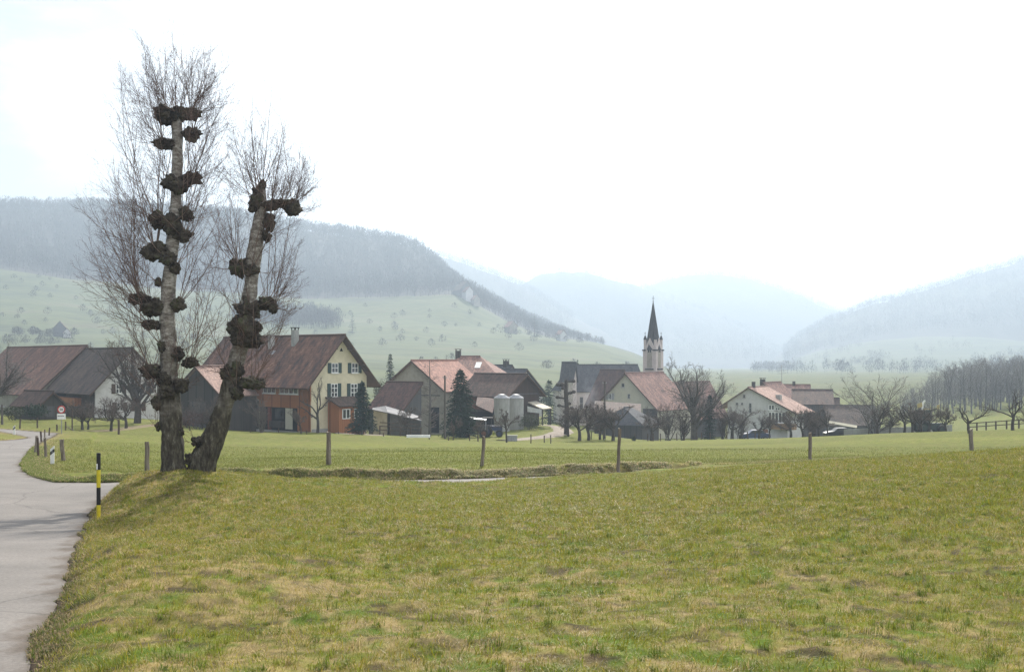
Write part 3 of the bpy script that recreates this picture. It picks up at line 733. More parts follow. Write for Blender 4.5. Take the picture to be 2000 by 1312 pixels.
# ------------------------------------------------------------------ the wood on the near hill: thousands of bare crowns, one mass
M['wood_mass'] = noise_mat('bare winter wood', [(.034, .028, .025), (.056, .046, .040), (.075, .063, .051)], .03, .95, bscale=.4, fine=.3)
def crown_cloud(rs, x, y, z, h, k, wide=.32):
    """k upright slivers per tree, spread through an egg shaped crown, plus a stem"""
    n = len(x); i = np.repeat(np.arange(n), k); c = len(i)
    a = rs.uniform(0, 6.28, c); r = rs.rand(c) ** .62; e = rs.rand(c)
    prof = np.sin(np.pi * np.clip(.18 + .82 * e, 0, 1)) ** .7
    hx = h[i] * wide * r * prof
    px_ = x[i] + np.cos(a) * hx; py_ = y[i] + np.sin(a) * hx; pz = z[i] + h[i] * (.28 + .68 * e)
    ln = h[i] * rs.uniform(.07, .16, c); w = h[i] * rs.uniform(.006, .022, c)
    tilt = rs.uniform(.1, .9, c); s2 = rs.uniform(0, 6.28, c)
    tipd = np.c_[np.cos(a) * tilt, np.sin(a) * tilt, np.ones(c)]
    b0 = np.c_[px_ - np.cos(s2) * w, py_ - np.sin(s2) * w, pz - ln * .5]; b1 = np.c_[px_ + np.cos(s2) * w, py_ + np.sin(s2) * w, pz - ln * .5]
    tp = np.c_[px_, py_, pz] + tipd * ln[:, None]
    V = np.stack([b0, b1, tp], 1).reshape(-1, 3); Fc = np.arange(3 * c).reshape(-1, 3)
    # stems
    st = h * .012; q = []
    for ang in (0.0, 1.57):
        ddx = np.cos(ang) * st; ddy = np.sin(ang) * st
        q.append(np.stack([np.c_[x - ddx, y - ddy, z - 1], np.c_[x + ddx, y + ddy, z - 1], np.c_[x + ddx * .4, y + ddy * .4, z + h * .8]], 1).reshape(-1, 3))
    Vs = np.concatenate([V] + q); Fs = np.arange(len(Vs)).reshape(-1, 3)
    return Vs, Fs
rs = np.random.RandomState(11)
n = 9000
px_ = rs.uniform(-160, 1180, n); dd_ = rs.uniform(985, 1440, n)
z_ = hz1(px_, dd_)
lim = np.interp(px_, [p[0] for p in EDGE], [p[1] for p in EDGE])
row = HZ - z_ / dd_ * F
keep = (row < lim + rs.normal(0, 4, n)) | (dd_ > 1300)
keep &= (fbm(px_ / 60, dd_ / 40, 3, 9) > .22)
px_, dd_, z_ = px_[keep], dd_[keep], z_[keep]
h_ = rs.uniform(10, 17, len(px_)) * np.interp(px_, [900, 1000, 1180], [1, .8, .45])
V, Fq = crown_cloud(rs, (px_ - 1000) / F * dd_, dd_, z_, h_, 34)
tag(mesh_np('hill_wood', V, [Fq], M['wood_mass']), 'bare winter wood covering the top of the near hill', 'wood', kind='stuff')
# the tongue of wood lower down, behind the pollarded tree
n = 620
px_ = rs.uniform(455, 715, n); dd_ = rs.uniform(790, 905, n); z_ = hz1(px_, dd_); row = HZ - z_ / dd_ * F
top = np.interp(px_, [455, 500, 590, 640, 690, 715], [600, 592, 598, 612, 640, 652]); bot = np.interp(px_, [455, 600, 680, 715], [652, 655, 662, 664])
keep = (row > top + 10) & (row < bot)
px_, dd_, z_ = px_[keep], dd_[keep], z_[keep]
V, Fq = crown_cloud(rs, (px_ - 1000) / F * dd_, dd_, z_, rs.uniform(8, 14, len(px_)), 40)
tag(mesh_np('copse', V, [Fq], M['wood_mass']), 'tongue of dark bare wood in the hillside pasture', 'wood', kind='stuff')

# crests of the farther wooded hills
for nm, lb, hf, a0, a1, d0, d1, cnt in (('ridge_wood', 'wooded crest of the pale ridge behind the spur', hz2, 830, 1120, 2200, 2520, 1500), ('round_hill_wood', 'wooded crest of the hazy hill behind the spire', hz3, 960, 1560, 2300, 3020, 3000), ('right_hill_wood', 'wood covering the large hazy hill on the right', hz6, 1530, 2150, 1950, 2520, 4200), ('pale_hill_wood', 'wooded crest of the palest hill', hz4, 1220, 1700, 3300, 3620, 1500)):
    px_ = rs.uniform(a0, a1, cnt); dd_ = rs.uniform(d0, d1, cnt); z_ = hf(px_, dd_)
    V, Fq = crown_cloud(rs, (px_ - 1000) / F * dd_, dd_, z_, rs.uniform(11, 19, cnt), 16, .45)
    tag(mesh_np(nm, V, [Fq], M['wood_mass']), lb, 'wood', kind='stuff')

# hedges and woods on the valley floor beyond the village
n = 1500
px_ = rs.uniform(1470, 2050, n); dd_ = rs.uniform(900, 1750, n); keep = fbm(px_ / 55, dd_ / 130, 3, 77) > .60
px_, dd_ = px_[keep], dd_[keep]; xx_ = tx(px_) * dd_
V, Fq = crown_cloud(rs, xx_, dd_, np.maximum(MEADOW(xx_, dd_), hz5(px_, dd_)) - .3, rs.uniform(6, 13, len(px_)), 34, .42)
tag(mesh_np('valley_wood', V, [Fq], M['wood_mass']), 'hazy hedges and woods on the valley floor beyond the village', 'wood', kind='stuff')

# ------------------------------------------------------------------ the pollarded double tree in front
TD = 32.0
tbase = P(345, 922, TD); tbase.z = G(tbase.x, tbase.y)
tree = root('pollarded_tree', 'tall old pollarded tree with two knobbly trunks and broom-like bare shoots', 'tree', tbase)
m_bark, t, b = new_mat('pollard bark')
c = N(t, 'ShaderNodeTexCoord'); sp = N(t, 'ShaderNodeSeparateXYZ'); t.links.new(c.outputs['Object'], sp.inputs[0])
mpa = N(t, 'ShaderNodeMapping'); mpa.inputs['Scale'].default_value = (1, 1, 2.6); t.links.new(c.outputs['Object'], mpa.inputs[0])
na = N(t, 'ShaderNodeTexNoise'); na.inputs['Scale'].default_value = 4.5; na.inputs['Detail'].default_value = 7; na.inputs['Roughness'].default_value = .7; t.links.new(mpa.outputs[0], na.inputs['Vector'])
nb = N(t, 'ShaderNodeTexNoise'); nb.inputs['Scale'].default_value = 1.3; nb.inputs['Detail'].default_value = 4; t.links.new(c.outputs['Object'], nb.inputs['Vector'])
vb = N(t, 'ShaderNodeTexVoronoi'); vb.inputs['Scale'].default_value = 11; mpb = N(t, 'ShaderNodeMapping'); mpb.inputs['Scale'].default_value = (1, 1, .35); t.links.new(c.outputs['Object'], mpb.inputs[0]); t.links.new(mpb.outputs[0], vb.inputs['Vector'])
mpl = N(t, 'ShaderNodeMapping'); mpl.inputs['Scale'].default_value = (1.5, 1.5, .45); t.links.new(c.outputs['Object'], mpl.inputs[0])
nl = N(t, 'ShaderNodeTexNoise'); nl.inputs['Scale'].default_value = 7; nl.inputs['Detail'].default_value = 8; nl.inputs['Roughness'].default_value = .75; t.links.new(mpl.outputs[0], nl.inputs['Vector'])
lo = ramp(t, [(.30, (.016, .013, .010)), (.45, (.050, .042, .032)), (.57, (.095, .085, .062)), (.68, (.22, .21, .165))]); t.links.new(nl.outputs['Fac'], lo.inputs[0])
hi = ramp(t, [(.30, (.07, .058, .048)), (.43, (.19, .165, .14)), (.55, (.34, .315, .275)), (.68, (.56, .54, .49))]); t.links.new(na.outputs['Fac'], hi.inputs[0])
zz = N(t, 'ShaderNodeMath', operation='MULTIPLY_ADD'); zz.inputs[1].default_value = .22; zz.inputs[2].default_value = -.62; t.links.new(sp.outputs['Z'], zz.inputs[0])
z2 = N(t, 'ShaderNodeMath', operation='MULTIPLY_ADD'); z2.inputs[1].default_value = 1.6; t.links.new(nb.outputs['Fac'], z2.inputs[0]); t.links.new(zz.outputs[0], z2.inputs[2])
z3 = N(t, 'ShaderNodeMapRange'); z3.inputs['From Min'].default_value = .55; z3.inputs['From Max'].default_value = 1.15; z3.inputs['To Max'].default_value = .85; t.links.new(z2.outputs[0], z3.inputs['Value'])
mx = N(t, 'ShaderNodeMix', data_type='RGBA'); t.links.new(z3.outputs[0], mx.inputs[0]); t.links.new(lo.outputs[0], mx.inputs[6]); t.links.new(hi.outputs[0], mx.inputs[7])
t.links.new(mx.outputs[2], b.inputs['Base Color']); b.inputs['Roughness'].default_value = .9; b.inputs['Specular IOR Level'].default_value = .15
ha = N(t, 'ShaderNodeMath', operation='ADD'); t.links.new(nl.outputs['Fac'], ha.inputs[0]); t.links.new(vb.outputs['Distance'], ha.inputs[1])
bp = N(t, 'ShaderNodeBump'); bp.inputs['Strength'].default_value = .9; bp.inputs['Distance'].default_value = .05; t.links.new(ha.outputs[0], bp.inputs['Height']); t.links.new(bp.outputs[0], b.inputs['Normal'])
M['burr'] = noise_mat('burr bark', [(.014, .011, .009), (.038, .032, .025), (.070, .060, .044), (.058, .064, .030)], 3.2, .95, bump=.8, bscale=22, fine=.45)

def trunk_tube(ctrl, name, seed, flare=1.0, n=150, sides=44):
    """ctrl: (px, py, width px, depth offset)"""
    c = np.array(ctrl, float); s = np.linspace(0, 1, len(c)); u = np.linspace(0, 1, n)
    px_ = np.interp(u, s, c[:, 0]); py_ = np.interp(u, s, c[:, 1]); w_ = np.interp(u, s, c[:, 2]); do = np.interp(u, s, c[:, 3])
    for a in (px_, py_, w_):
        for _ in range(6): a[1:-1] = (a[:-2] + 2 * a[1:-1] + a[2:]) / 4
    pts = [P(px_[i], py_[i], TD) + Vector((0, do[i], 0)) for i in range(n)]
    V = []; rs_ = random.Random(seed)
    for i in range(n):
        tg = (pts[min(i + 1, n - 1)] - pts[max(i - 1, 0)]).normalized(); a = tg.cross(Vector((0, 1, 0))).normalized(); b2 = tg.cross(a)
        r0 = w_[i] / 2 / F * TD
        for k in range(sides):
            an = 2 * math.pi * k / sides; d = a * math.cos(an) + b2 * math.sin(an); q = pts[i] + d * r0
            nz_ = mnoise.fractal(q * 1.7 + Vector((seed, 0, 0)), 1.0, 2.0, 4) * .17 + mnoise.noise(Vector((q.x * 9, q.y * 9, q.z * 3.5))) * .07 + mnoise.noise(q * 17) * .035 + mnoise.noise(Vector((math.cos(an) * 2.2, math.sin(an) * 2.2, q.z * .5 + seed))) * .10
            V.append(pts[i] + d * r0 * (1 + nz_))
    Q = [(i * sides + k, i * sides + (k + 1) % sides, (i + 1) * sides + (k + 1) % sides, (i + 1) * sides + k) for i in range(n - 1) for k in range(sides)]
    V.append(pts[-1] + Vector((0, 0, .05))); e = len(V) - 1
    T3 = [((n - 1) * sides + k, (n - 1) * sides + (k + 1) % sides, e) for k in range(sides)]
    return mesh_np(name, [tuple(v) for v in V], [np.array(Q), np.array(T3)], m_bark, tree, smooth=True)
LT = [(338, 955, 60, 0), (339, 925, 54, 0), (338, 900, 46, 0), (336, 860, 43, 0), (334, 810, 40, 0), (331, 760, 36, 0), (329, 700, 32, .05), (326, 640, 30, .08), (325, 590, 29, .1), (328, 540, 27, .1), (332, 495, 25, .1), (336, 450, 25, .1), (341, 400, 22, .1), (344, 350, 20, .1), (345, 300, 19, .1), (345, 262, 20, .1), (343, 236, 22, .1), (342, 226, 20, .1)]
RT = [(388, 955, 66, .1), (391, 922, 56, .1), (397, 895, 50, .1), (409, 868, 44, .1), (424, 835, 39, .1), (434, 805, 35, .1), (443, 770, 33, .1), (453, 730, 31, .1), (465, 690, 30, .1), (473, 650, 32, .1), (482, 610, 31, .1), (488, 565, 26, .1), (492, 525, 26, .1), (497, 480, 27, .1), (504, 440, 25, .1), (509, 405, 23, .1), (510, 375, 16, .1), (512, 356, 9, .1)]
trunk_tube(LT, 'trunk', 3)
trunk_tube(RT, 'trunk', 9)
# (px, py, width, height, depth offset, shoots, shoot length m, side -1 left / 1 right / 0 all round)
BURRS = [(325, 226, 42, 38, -.05, 16, 2.15, -1), (348, 222, 34, 28, .1, 12, 2.3, 0), (372, 224, 36, 24, 0, 15, 2.2, 1), (376, 263, 36, 28, -.05, 12, 1.75, 1), (321, 281, 44, 24, 0, 13, 2.3, -1),
    (337, 358, 34, 32, -.1, 8, 2.0, -1), (374, 349, 42, 26, 0, 12, 1.8, 1), (353, 366, 40, 30, -.2, 7, 1.7, 1), (309, 430, 38, 36, 0, 15, 2.6, -1), (361, 418, 30, 30, .05, 8, 1.7, 1), (358, 460, 34, 26, 0, 8, 1.6, 1), (338, 440, 34, 48, -.15, 3, 1.5, 0),
    (304, 492, 50, 40, 0, 18, 2.75, -1), (330, 505, 34, 28, -.2, 5, 1.5, 0), (345, 524, 20, 24, -.1, 6, 1.5, 1), (311, 552, 12, 20, -.1, 3, 1.5, -1), (272, 584, 42, 26, 0, 16, 2.45, -1), (296, 600, 48, 40, -.05, 9, 2.0, -1), (349, 594, 26, 30, -.05, 9, 1.9, 1),
    (297, 634, 40, 24, 0, 10, 2.1, -1), (320, 678, 20, 28, -.15, 4, 1.3, -1), (350, 690, 26, 32, -.1, 6, 1.9, 1), (373, 707, 36, 28, 0, 9, 2.0, 1), (300, 726, 54, 36, 0, 12, 1.5, -1), (327, 742, 30, 30, -.25, 3, .8, 0), (354, 752, 36, 36, -.1, 6, 1.2, 1), (332, 764, 40, 40, -.2, 3, .7, 0), (313, 786, 36, 40, -.05, 7, 1.1, -1),
    (312, 832, 14, 22, -.1, 4, .5, -1), (355, 842, 14, 18, -.1, 1, .4, 1),
    (511, 364, 15, 24, .1, 9, 2.5, 0), (502, 388, 28, 44, .05, 12, 2.0, -1), (495, 407, 18, 20, 0, 4, 1.6, -1), (526, 401, 44, 20, .1, 8, 2.1, 1), (549, 396, 40, 20, .1, 9, 1.9, 1), (571, 406, 36, 34, .1, 12, 1.4, 1), (524, 434, 22, 38, .05, 5, 1.4, 1), (520, 461, 17, 26, .05, 5, 1.5, 1),
    (466, 522, 38, 42, .1, 14, 2.0, -1), (490, 529, 32, 24, -.1, 5, 1.4, 1), (486, 602, 56, 44, 0, 11, 1.9, 0), (520, 592, 38, 26, .1, 11, 1.9, 1), (533, 601, 18, 22, .05, 5, 1.3, 1), (478, 638, 58, 54, -.05, 6, 1.5, 0), (486, 664, 56, 36, -.05, 8, 1.0, 1),
    (446, 728, 34, 34, .05, 9, 1.5, -1), (465, 722, 28, 30, -.1, 4, 1.2, 1), (491, 748, 48, 26, 0, 10, 1.3, 1), (506, 750, 22, 20, 0, 5, 1.0, 1), (464, 766, 26, 28, -.1, 4, .8, 0), (389, 862, 22, 22, -.2, 2, .4, -1), (373, 897, 20, 26, -.1, 0, .4, -1)]
rs = np.random.RandomState(77)
def AX(z, right):
    py = HZ - z / TD * F
    return (np.interp(py, [q[1] for q in (RT if right else LT)][::-1], [q[0] for q in (RT if right else LT)][::-1]) - 1000) / F * TD
def ENV(py, right, sd):
    """radius (m) of the crown round its trunk at a height given as a photograph row"""
    if right: r_ = np.interp(py, [150, 230, 300, 350, 420, 500, 580, 640, 700, 760], [14, 60, 106, 134, 136, 118, 112, 106, 96, 64])
    else: r_ = np.interp(py, [50, 80, 125, 230, 300, 400, 500, 560, 620, 680, 740, 800], [20, 75, 118, 135, 150, 172, 186, 178, 152, 135, 95, 60]) * (1 if sd <= 0 else np.interp(py, [260, 380], [1.0, .72]))
    return r_ / F * TD
shoot_P = []; shoot_R = []; fuzz_P = []; fuzz_R = []
for bi, (px, py, w, h, do, ns_, ln, sd) in enumerate(BURRS):
    cpt = P(px, py, TD) + Vector((0, do, 0)); rx = w / 2 / F * TD * (.80 if 19 <= bi <= 29 else .92); rz = h / 2 / F * TD * (.74 if 19 <= bi <= 29 else .84); ry = (rx + rz) * .5
    bm = bmesh.new(); bmesh.ops.create_icosphere(bm, subdivisions=4, radius=1.0)
    off = Vector((bi * 3.1, bi * 1.7, 0))
    for v in bm.verts:
        d = v.co.normalized()
        l = 1 + mnoise.noise(d * 1.25 + off) * .50 + mnoise.noise(d * 2.6 + off) * .42 + mnoise.noise(d * 5.5 + off) * .22 + mnoise.noise(d * 12 + off) * .10
        v.co = Vector((d.x * rx, d.y * ry, d.z * rz)) * l * 1.04 + cpt - tbase
    me = bpy.data.meshes.new('burr'); bm.to_mesh(me); bm.free()
    for p in me.polygons: p.use_smooth = True
    me.materials.append(M['burr']); o = bpy.data.objects.new('burr', me); COL.objects.link(o); o.parent = tree
    n0 = int(round(ns_ * (1.35 if bi in (0, 1, 2, 3, 4, 30, 31, 33, 34, 35) else .85))); right = bi >= 30
    for k in range(n0 + 5):
        fz = k >= n0
        a = rs.uniform(-1.8, 1.8) if sd else rs.uniform(-3.14, 3.14)
        out = np.array([math.cos(a) * (sd if sd else 1), math.sin(a), 0.0])
        up = rs.uniform(.25, 2.2) if rs.rand() < .62 else rs.uniform(-.15, .4)
        if fz: up = rs.uniform(-.7, 1.0)
        d = out * rs.uniform(.6, 1.0) + np.array([0, 0, up]); d /= np.linalg.norm(d)
        p0 = np.array(cpt) + d * np.array([rx, ry, rz]) * .75
        L = (ln * 1.9 + .3) if not fz else rs.uniform(.12, .4)
        n = 11; pts = np.empty((n, 3)); dirs = [d]
        for j in range(1, n):
            dd = dirs[-1] + np.array([0, 0, .075 if not fz else .02]) + rs.normal(0, .060 if not fz else .16, 3); dirs.append(dd / np.linalg.norm(dd))
        for it in range(30):                                # the crown keeps an even outline
            pts[0] = p0
            for j in range(1, n): pts[j] = pts[j - 1] + dirs[j] * L / (n - 1)
            if fz: break
            e = pts[-1]; ey = HZ - e[2] / TD * F; rad = math.hypot(e[0] - AX(e[2], right), e[1] - TD)
            if rad <= ENV(ey, right, sd) and ey > (150 if right else 52): break
            L *= .92
        if not fz:
            L *= rs.uniform(.66, 1.02)
            for j in range(1, n): pts[j] = pts[j - 1] + dirs[j] * L / (n - 1)
        r0 = (.0042 + .0025 * L) * rs.uniform(.8, 1.2) if not fz else .005
        (fuzz_P if fz else shoot_P).append(pts.copy()); (fuzz_R if fz else shoot_R).append(np.linspace(r0, r0 * .28, n))
for ld in ([(512, 358), (520, 300), (528, 230), (534, 156)], [(506, 366), (497, 300), (490, 228)], [(515, 366), (541, 300), (556, 246)], [(345, 212), (343, 140), (340, 64)], [(350, 214), (367, 150), (394, 76)], [(330, 214), (304, 150), (284, 84)], [(372, 214), (420, 160), (462, 122)],
           [(302, 488), (262, 400), (240, 290), (233, 160)], [(275, 580), (220, 480), (180, 410), (160, 372)], [(305, 425), (262, 330), (222, 262), (203, 220)], [(296, 600), (222, 562), (165, 535), (147, 520)], [(300, 494), (220, 462), (172, 424), (156, 396)], [(320, 280), (288, 245), (272, 190), (262, 150)], [(374, 700), (400, 610), (425, 520), (432, 440)], [(372, 704), (385, 620), (392, 540)], [(300, 634), (232, 622), (180, 600)], [(574, 400), (604, 372), (628, 345)], [(535, 598), (570, 540), (588, 470)], [(466, 515), (440, 470), (428, 410)], [(523, 590), (560, 610), (596, 600)]):
    dof = rs.uniform(-.5, .5); q = np.array([np.array(P(a_, b_, TD)) + np.array([0, dof * i_ / len(ld), 0]) for i_, (a_, b_) in enumerate(ld)]); pl_, _r = bend(q, [1] * len(ld), 11); pl_ = pl_[0]
    for _ in range(4): pl_[1:-1] = (pl_[:-2] + 2 * pl_[1:-1] + pl_[2:]) / 4
    pl_[1:-1] += rs.normal(0, .012, (9, 3)); shoot_P.append(pl_); shoot_R.append(np.linspace(.0130, .0036, 11))
SP = np.array(shoot_P); SR = np.array(shoot_R); FP = np.array(fuzz_P); FR = np.array(fuzz_R)
M['shoot'] = noise_mat('young shoot bark', [(.085, .060, .050), (.15, .105, .085), (.24, .18, .15)], 5, .7)
tw1, tr1 = sprout(rs, SP, SR, 11, .12, .98, (24, 52), (.14, .40), 6, .05, .09, .6, .4)
tw2, tr2 = sprout(rs, tw1, tr1, 5, .12, .96, (24, 55), (.25, .55), 4, .03, .10, .7, .5)
tr1 = np.maximum(tr1, .0021); tr2 = np.maximum(tr2, .0019)
V, Q = merge([tube_batch(SP, SR, 4)]); mesh_np('shoots', V, [Q], M['shoot'], tree)['kind'] = 'stuff'
V, Q = merge([tube_batch(tw1, tr1, 3), tube_batch(tw2, tr2, 3), tube_batch(FP, FR, 3)]); mesh_np('twigs', V, [Q], M['twig_red'], tree)['kind'] = 'stuff'

# ------------------------------------------------------------------ prototypes of bare trees
def bare_tree(seed, kind):
    """returns (wood verts, quads), (twig verts, quads), height; base at the origin"""
    r = np.random.RandomState(seed); wood = []; tw = []
    if kind in ('fruit', 'pruned', 'young'):
        hgt = {'fruit': 1.5, 'pruned': 1.5, 'young': 1.3}[kind]
        l = r.normal(0, .12, 4)
        tp, trd = bend([(0, 0, -.4), (l[0] * .4, l[1] * .4, .6), (l[2], l[3], hgt)], [.17, .13, .11], 6)
        if kind == 'young': trd *= .5
        wood.append((tp, trd, 8))
        k = {'fruit': 6, 'pruned': 5, 'young': 6}[kind]
        s1, q1 = sprout(r, tp, trd, k, .70, 1, (30, 72), None, 7, .12, .24, .62, .45, length=(1.6, 3.0) if kind != 'young' else (1.0, 1.9)); wood.append((s1, q1, 6))
        s2, q2 = sprout(r, s1, q1, 6 if kind == 'fruit' else 4, .25, 1, (30, 75), (.35, .62), 6, .13, .22, .62, .4); wood.append((s2, q2, 4))
        if kind == 'pruned':
            s3, q3 = sprout(r, s2, q2, 5, .2, 1, (25, 60), (.3, .6), 4, .2, .15, .5, .4); tw.append((s3, np.maximum(q3, .006), 3))
            s4, q4 = sprout(r, s3, q3, 3, .2, 1, (20, 50), (.5, .9), 3, .15, .1, .6, .5); tw.append((s4, np.maximum(q4, .005), 3))
        else:
            s3, q3 = sprout(r, s2, q2, 9, .1, 1, (25, 70), (.4, .75), 5, .10, .18, .55, .4); tw.append((s3, np.maximum(q3, .010), 3))
            s4, q4 = sprout(r, s3, q3, 5, .1, 1, (20, 65), (.4, .8), 4, .06, .15, .6, .5); tw.append((s4, np.maximum(q4, .008), 3))
    elif kind == 'big':
        tp, trd = bend([(0, 0, -.5), (.1, 0, 1.5), (.05, .1, 3.4)], [.52, .42, .36], 7); wood.append((tp, trd, 10))
        s1, q1 = sprout(r, tp, trd, 10, .5, 1, (15, 58), None, 9, .05, .09, .52, .25, length=(6, 9)); wood.append((s1, q1, 7))
        s2, q2 = sprout(r, s1, q1, 10, .15, 1, (25, 55), (.25, .5), 7, .05, .12, .5, .3); wood.append((s2, q2, 5))
        s3, q3 = sprout(r, s2, q2, 8, .15, 1, (25, 58), (.3, .55), 5, .06, .13, .5, .35); wood.append((s3, np.maximum(q3, .013), 3))
        s4, q4 = sprout(r, s3, q3, 5, .15, 1, (25, 60), (.4, .75), 4, .05, .13, .6, .5); tw.append((s4, np.maximum(q4, .0085), 3))
        s5, q5 = sprout(r, s4, q4, 1, .3, 1, (25, 60), (.4, .7), 3, .05, .1, .7, .6); tw.append((s5, np.maximum(q5, .007), 3))
    elif kind == 'brush':
        st = [bend([(r.normal(0, .25), r.normal(0, .25), -.3), (r.normal(0, .6), r.normal(0, .6), 2), (r.normal(0, 1.3), r.normal(0, 1.3), r.uniform(4, 6.4))], [.075, .055, .02], 8) for _ in range(9)]
        sp_ = np.concatenate([a for a, _ in st]); sq = np.concatenate([q for _, q in st]); wood.append((sp_, sq, 5))
        s2, q2 = sprout(r, sp_, sq, 12, .15, 1, (18, 50), (.18, .38), 6, .08, .14, .6, .35); wood.append((s2, np.maximum(q2, .010), 3))
        s3, q3 = sprout(r, s2, q2, 8, .15, 1, (20, 55), (.35, .65), 4, .06, .14, .6, .4); tw.append((s3, np.maximum(q3, .008), 3))
        s4, q4 = sprout(r, s3, q3, 3, .2, 1, (20, 55), (.4, .7), 3, .05, .12, .6, .5); tw.append((s4, np.maximum(q4, .007), 3))
    elif kind == 'forest':
        l = r.normal(0, .5, 4)
        tp, trd = bend([(0, 0, -.6), (l[0] * .3, l[1] * .3, 5), (l[0], l[1], 9), (l[2], l[3], 15.5)], [.21, .17, .13, .03], 12); wood.append((tp, trd, 6))
        s1, q1 = sprout(r, tp, trd, 24, .16, .98, (22, 52), None, 6, .09, .13, .5, .35, length=(2.2, 5.2)); wood.append((s1, np.maximum(q1, .016), 4))
        s2, q2 = sprout(r, s1, q1, 8, .15, 1, (22, 55), (.3, .55), 4, .08, .15, .55, .4); tw.append((s2, np.maximum(q2, .014), 3))
        s3, q3 = sprout(r, s2, q2, 5, .15, 1, (22, 55), (.4, .8), 3, .06, .12, .6, .5); tw.append((s3, np.maximum(q3, .011), 3))
    elif kind == 'slim':
        tp, trd = bend([(0, 0, -.4), (.05, 0, 4), (0, .05, 9)], [.13, .09, .02], 10); wood.append((tp, trd, 6))
        s1, q1 = sprout(r, tp, trd, 60, .15, .98, (55, 85), None, 5, .06, .12, .4, .35, length=(.5, 1.25)); tw.append((s1, np.maximum(q1, .008), 3))
        s2, q2 = sprout(r, s1, q1, 6, .2, 1, (30, 60), (.3, .6), 3, .02, .12, .6, .5); tw.append((s2, np.maximum(q2, .006), 3))
    Wv, Wq = merge([tube_batch(a, q, s) for a, q, s in wood]); Tv, Tq = merge([tube_batch(a, q, s) for a, q, s in tw])
    return (Wv, Wq), (Tv, Tq), max(Tv[:, 2].max(), Wv[:, 2].max())
PROTO = {}
def proto(kind, seed, bark, twig):
    key = (kind, seed, bark, twig)
    if key not in PROTO:
        (wv, wq), (tv, tq), h = bare_tree(seed, kind)
        def me(nm, v, q, m):
            e = bpy.data.meshes.new(nm); e.from_pydata(v.tolist(), [], q.tolist()); e.materials.append(m)
            for p in e.polygons: p.use_smooth = True
            return e
        PROTO[key] = (me('trunk', wv, wq, M[bark]), me('crown', tv, tq, M[twig]), h)
    return PROTO[key]
def put_tree(name, kind, seed, px, d, top, label, group=None, rot=0.0, bark='bark_fruit', twig='twig', cat='tree', wide=1.0, lean=0.0, base_py=None):
    a, c_, h = proto(kind, seed, bark, twig)
    x = tx(px) * d; z = G(x, d) if base_py is None else zrow(base_py, d)
    s = max(.3, (zrow(top, d) - z)) / h
    r_ = root(name, label, cat, (x, d, z), group); r_.scale = (s * wide, s * wide, s); r_.rotation_euler = (0, lean, rot)
    for nm, me in (('trunk', a), ('crown', c_)):
        o = bpy.data.objects.new(nm, me); COL.objects.link(o); o.parent = r_
    return r_
def spruce(seed, h, rmax, whorls=30, per=11, bare=.08, droop=.35, pw=.9):
    r = np.random.RandomState(seed); tri = []
    for i in range(whorls):
        e = bare + (1 - bare) * (i + r.rand() * .6) / whorls; R_ = rmax * (1 - e) ** pw + .06
        for k in range(per):
            a = r.uniform(0, 6.28); L = R_ * r.uniform(.65, 1.12); z0 = e * h
            steps = max(3, int(L / .22))
            for j in range(steps):
                f = (j + .6) / steps; q = np.array([math.cos(a) * L * f, math.sin(a) * L * f, z0 + .12 * L * f - droop * L * f * f + r.normal(0, .04)])
                for _ in range(4):
                    s = r.uniform(.12, .26) * (1 - .3 * f) * (.5 + .5 * rmax / 1.8); dr = np.array([math.cos(a + r.normal(0, .8)), math.sin(a + r.normal(0, .8)), r.uniform(-.75, .25)]) * s * 1.5
                    w = r.normal(0, 1, 3); w = w / np.linalg.norm(w) * s * .32
                    tri += [q - w, q + w, q + dr]
    for _ in range(40):
        e = r.uniform(.9, 1.0); q = np.array([r.normal(0, .03), r.normal(0, .03), e * h]); tri += [q, q + r.normal(0, .05, 3), q + np.array([r.normal(0, .05), r.normal(0, .05), .25])]
    return np.array(tri)
def put_spruce(name, px, d, top, rpx, label, m='needle', seed=1, bare=.08, droop=.35, pw=.9, base_py=None, whorls=30, per=11):
    x = tx(px) * d; z = G(x, d) if base_py is None else zrow(base_py, d); h = zrow(top, d) - z; rm = rpx / F * d
    r_ = root(name, label, 'conifer', (x, d, z))
    mb = MB(); mb.tube([(x, d, z - .4), (x, d, z + h * .97)], [.05 + .02 * h, .02], 7); mb.build('trunk', M['bark_grey'], r_, True)
    t3 = spruce(seed, h, rm, whorls, per, bare, droop, pw) + np.array([x, d, z])
    mesh_np('crown', t3, [np.arange(len(t3)).reshape(-1, 3)], M[m], r_)
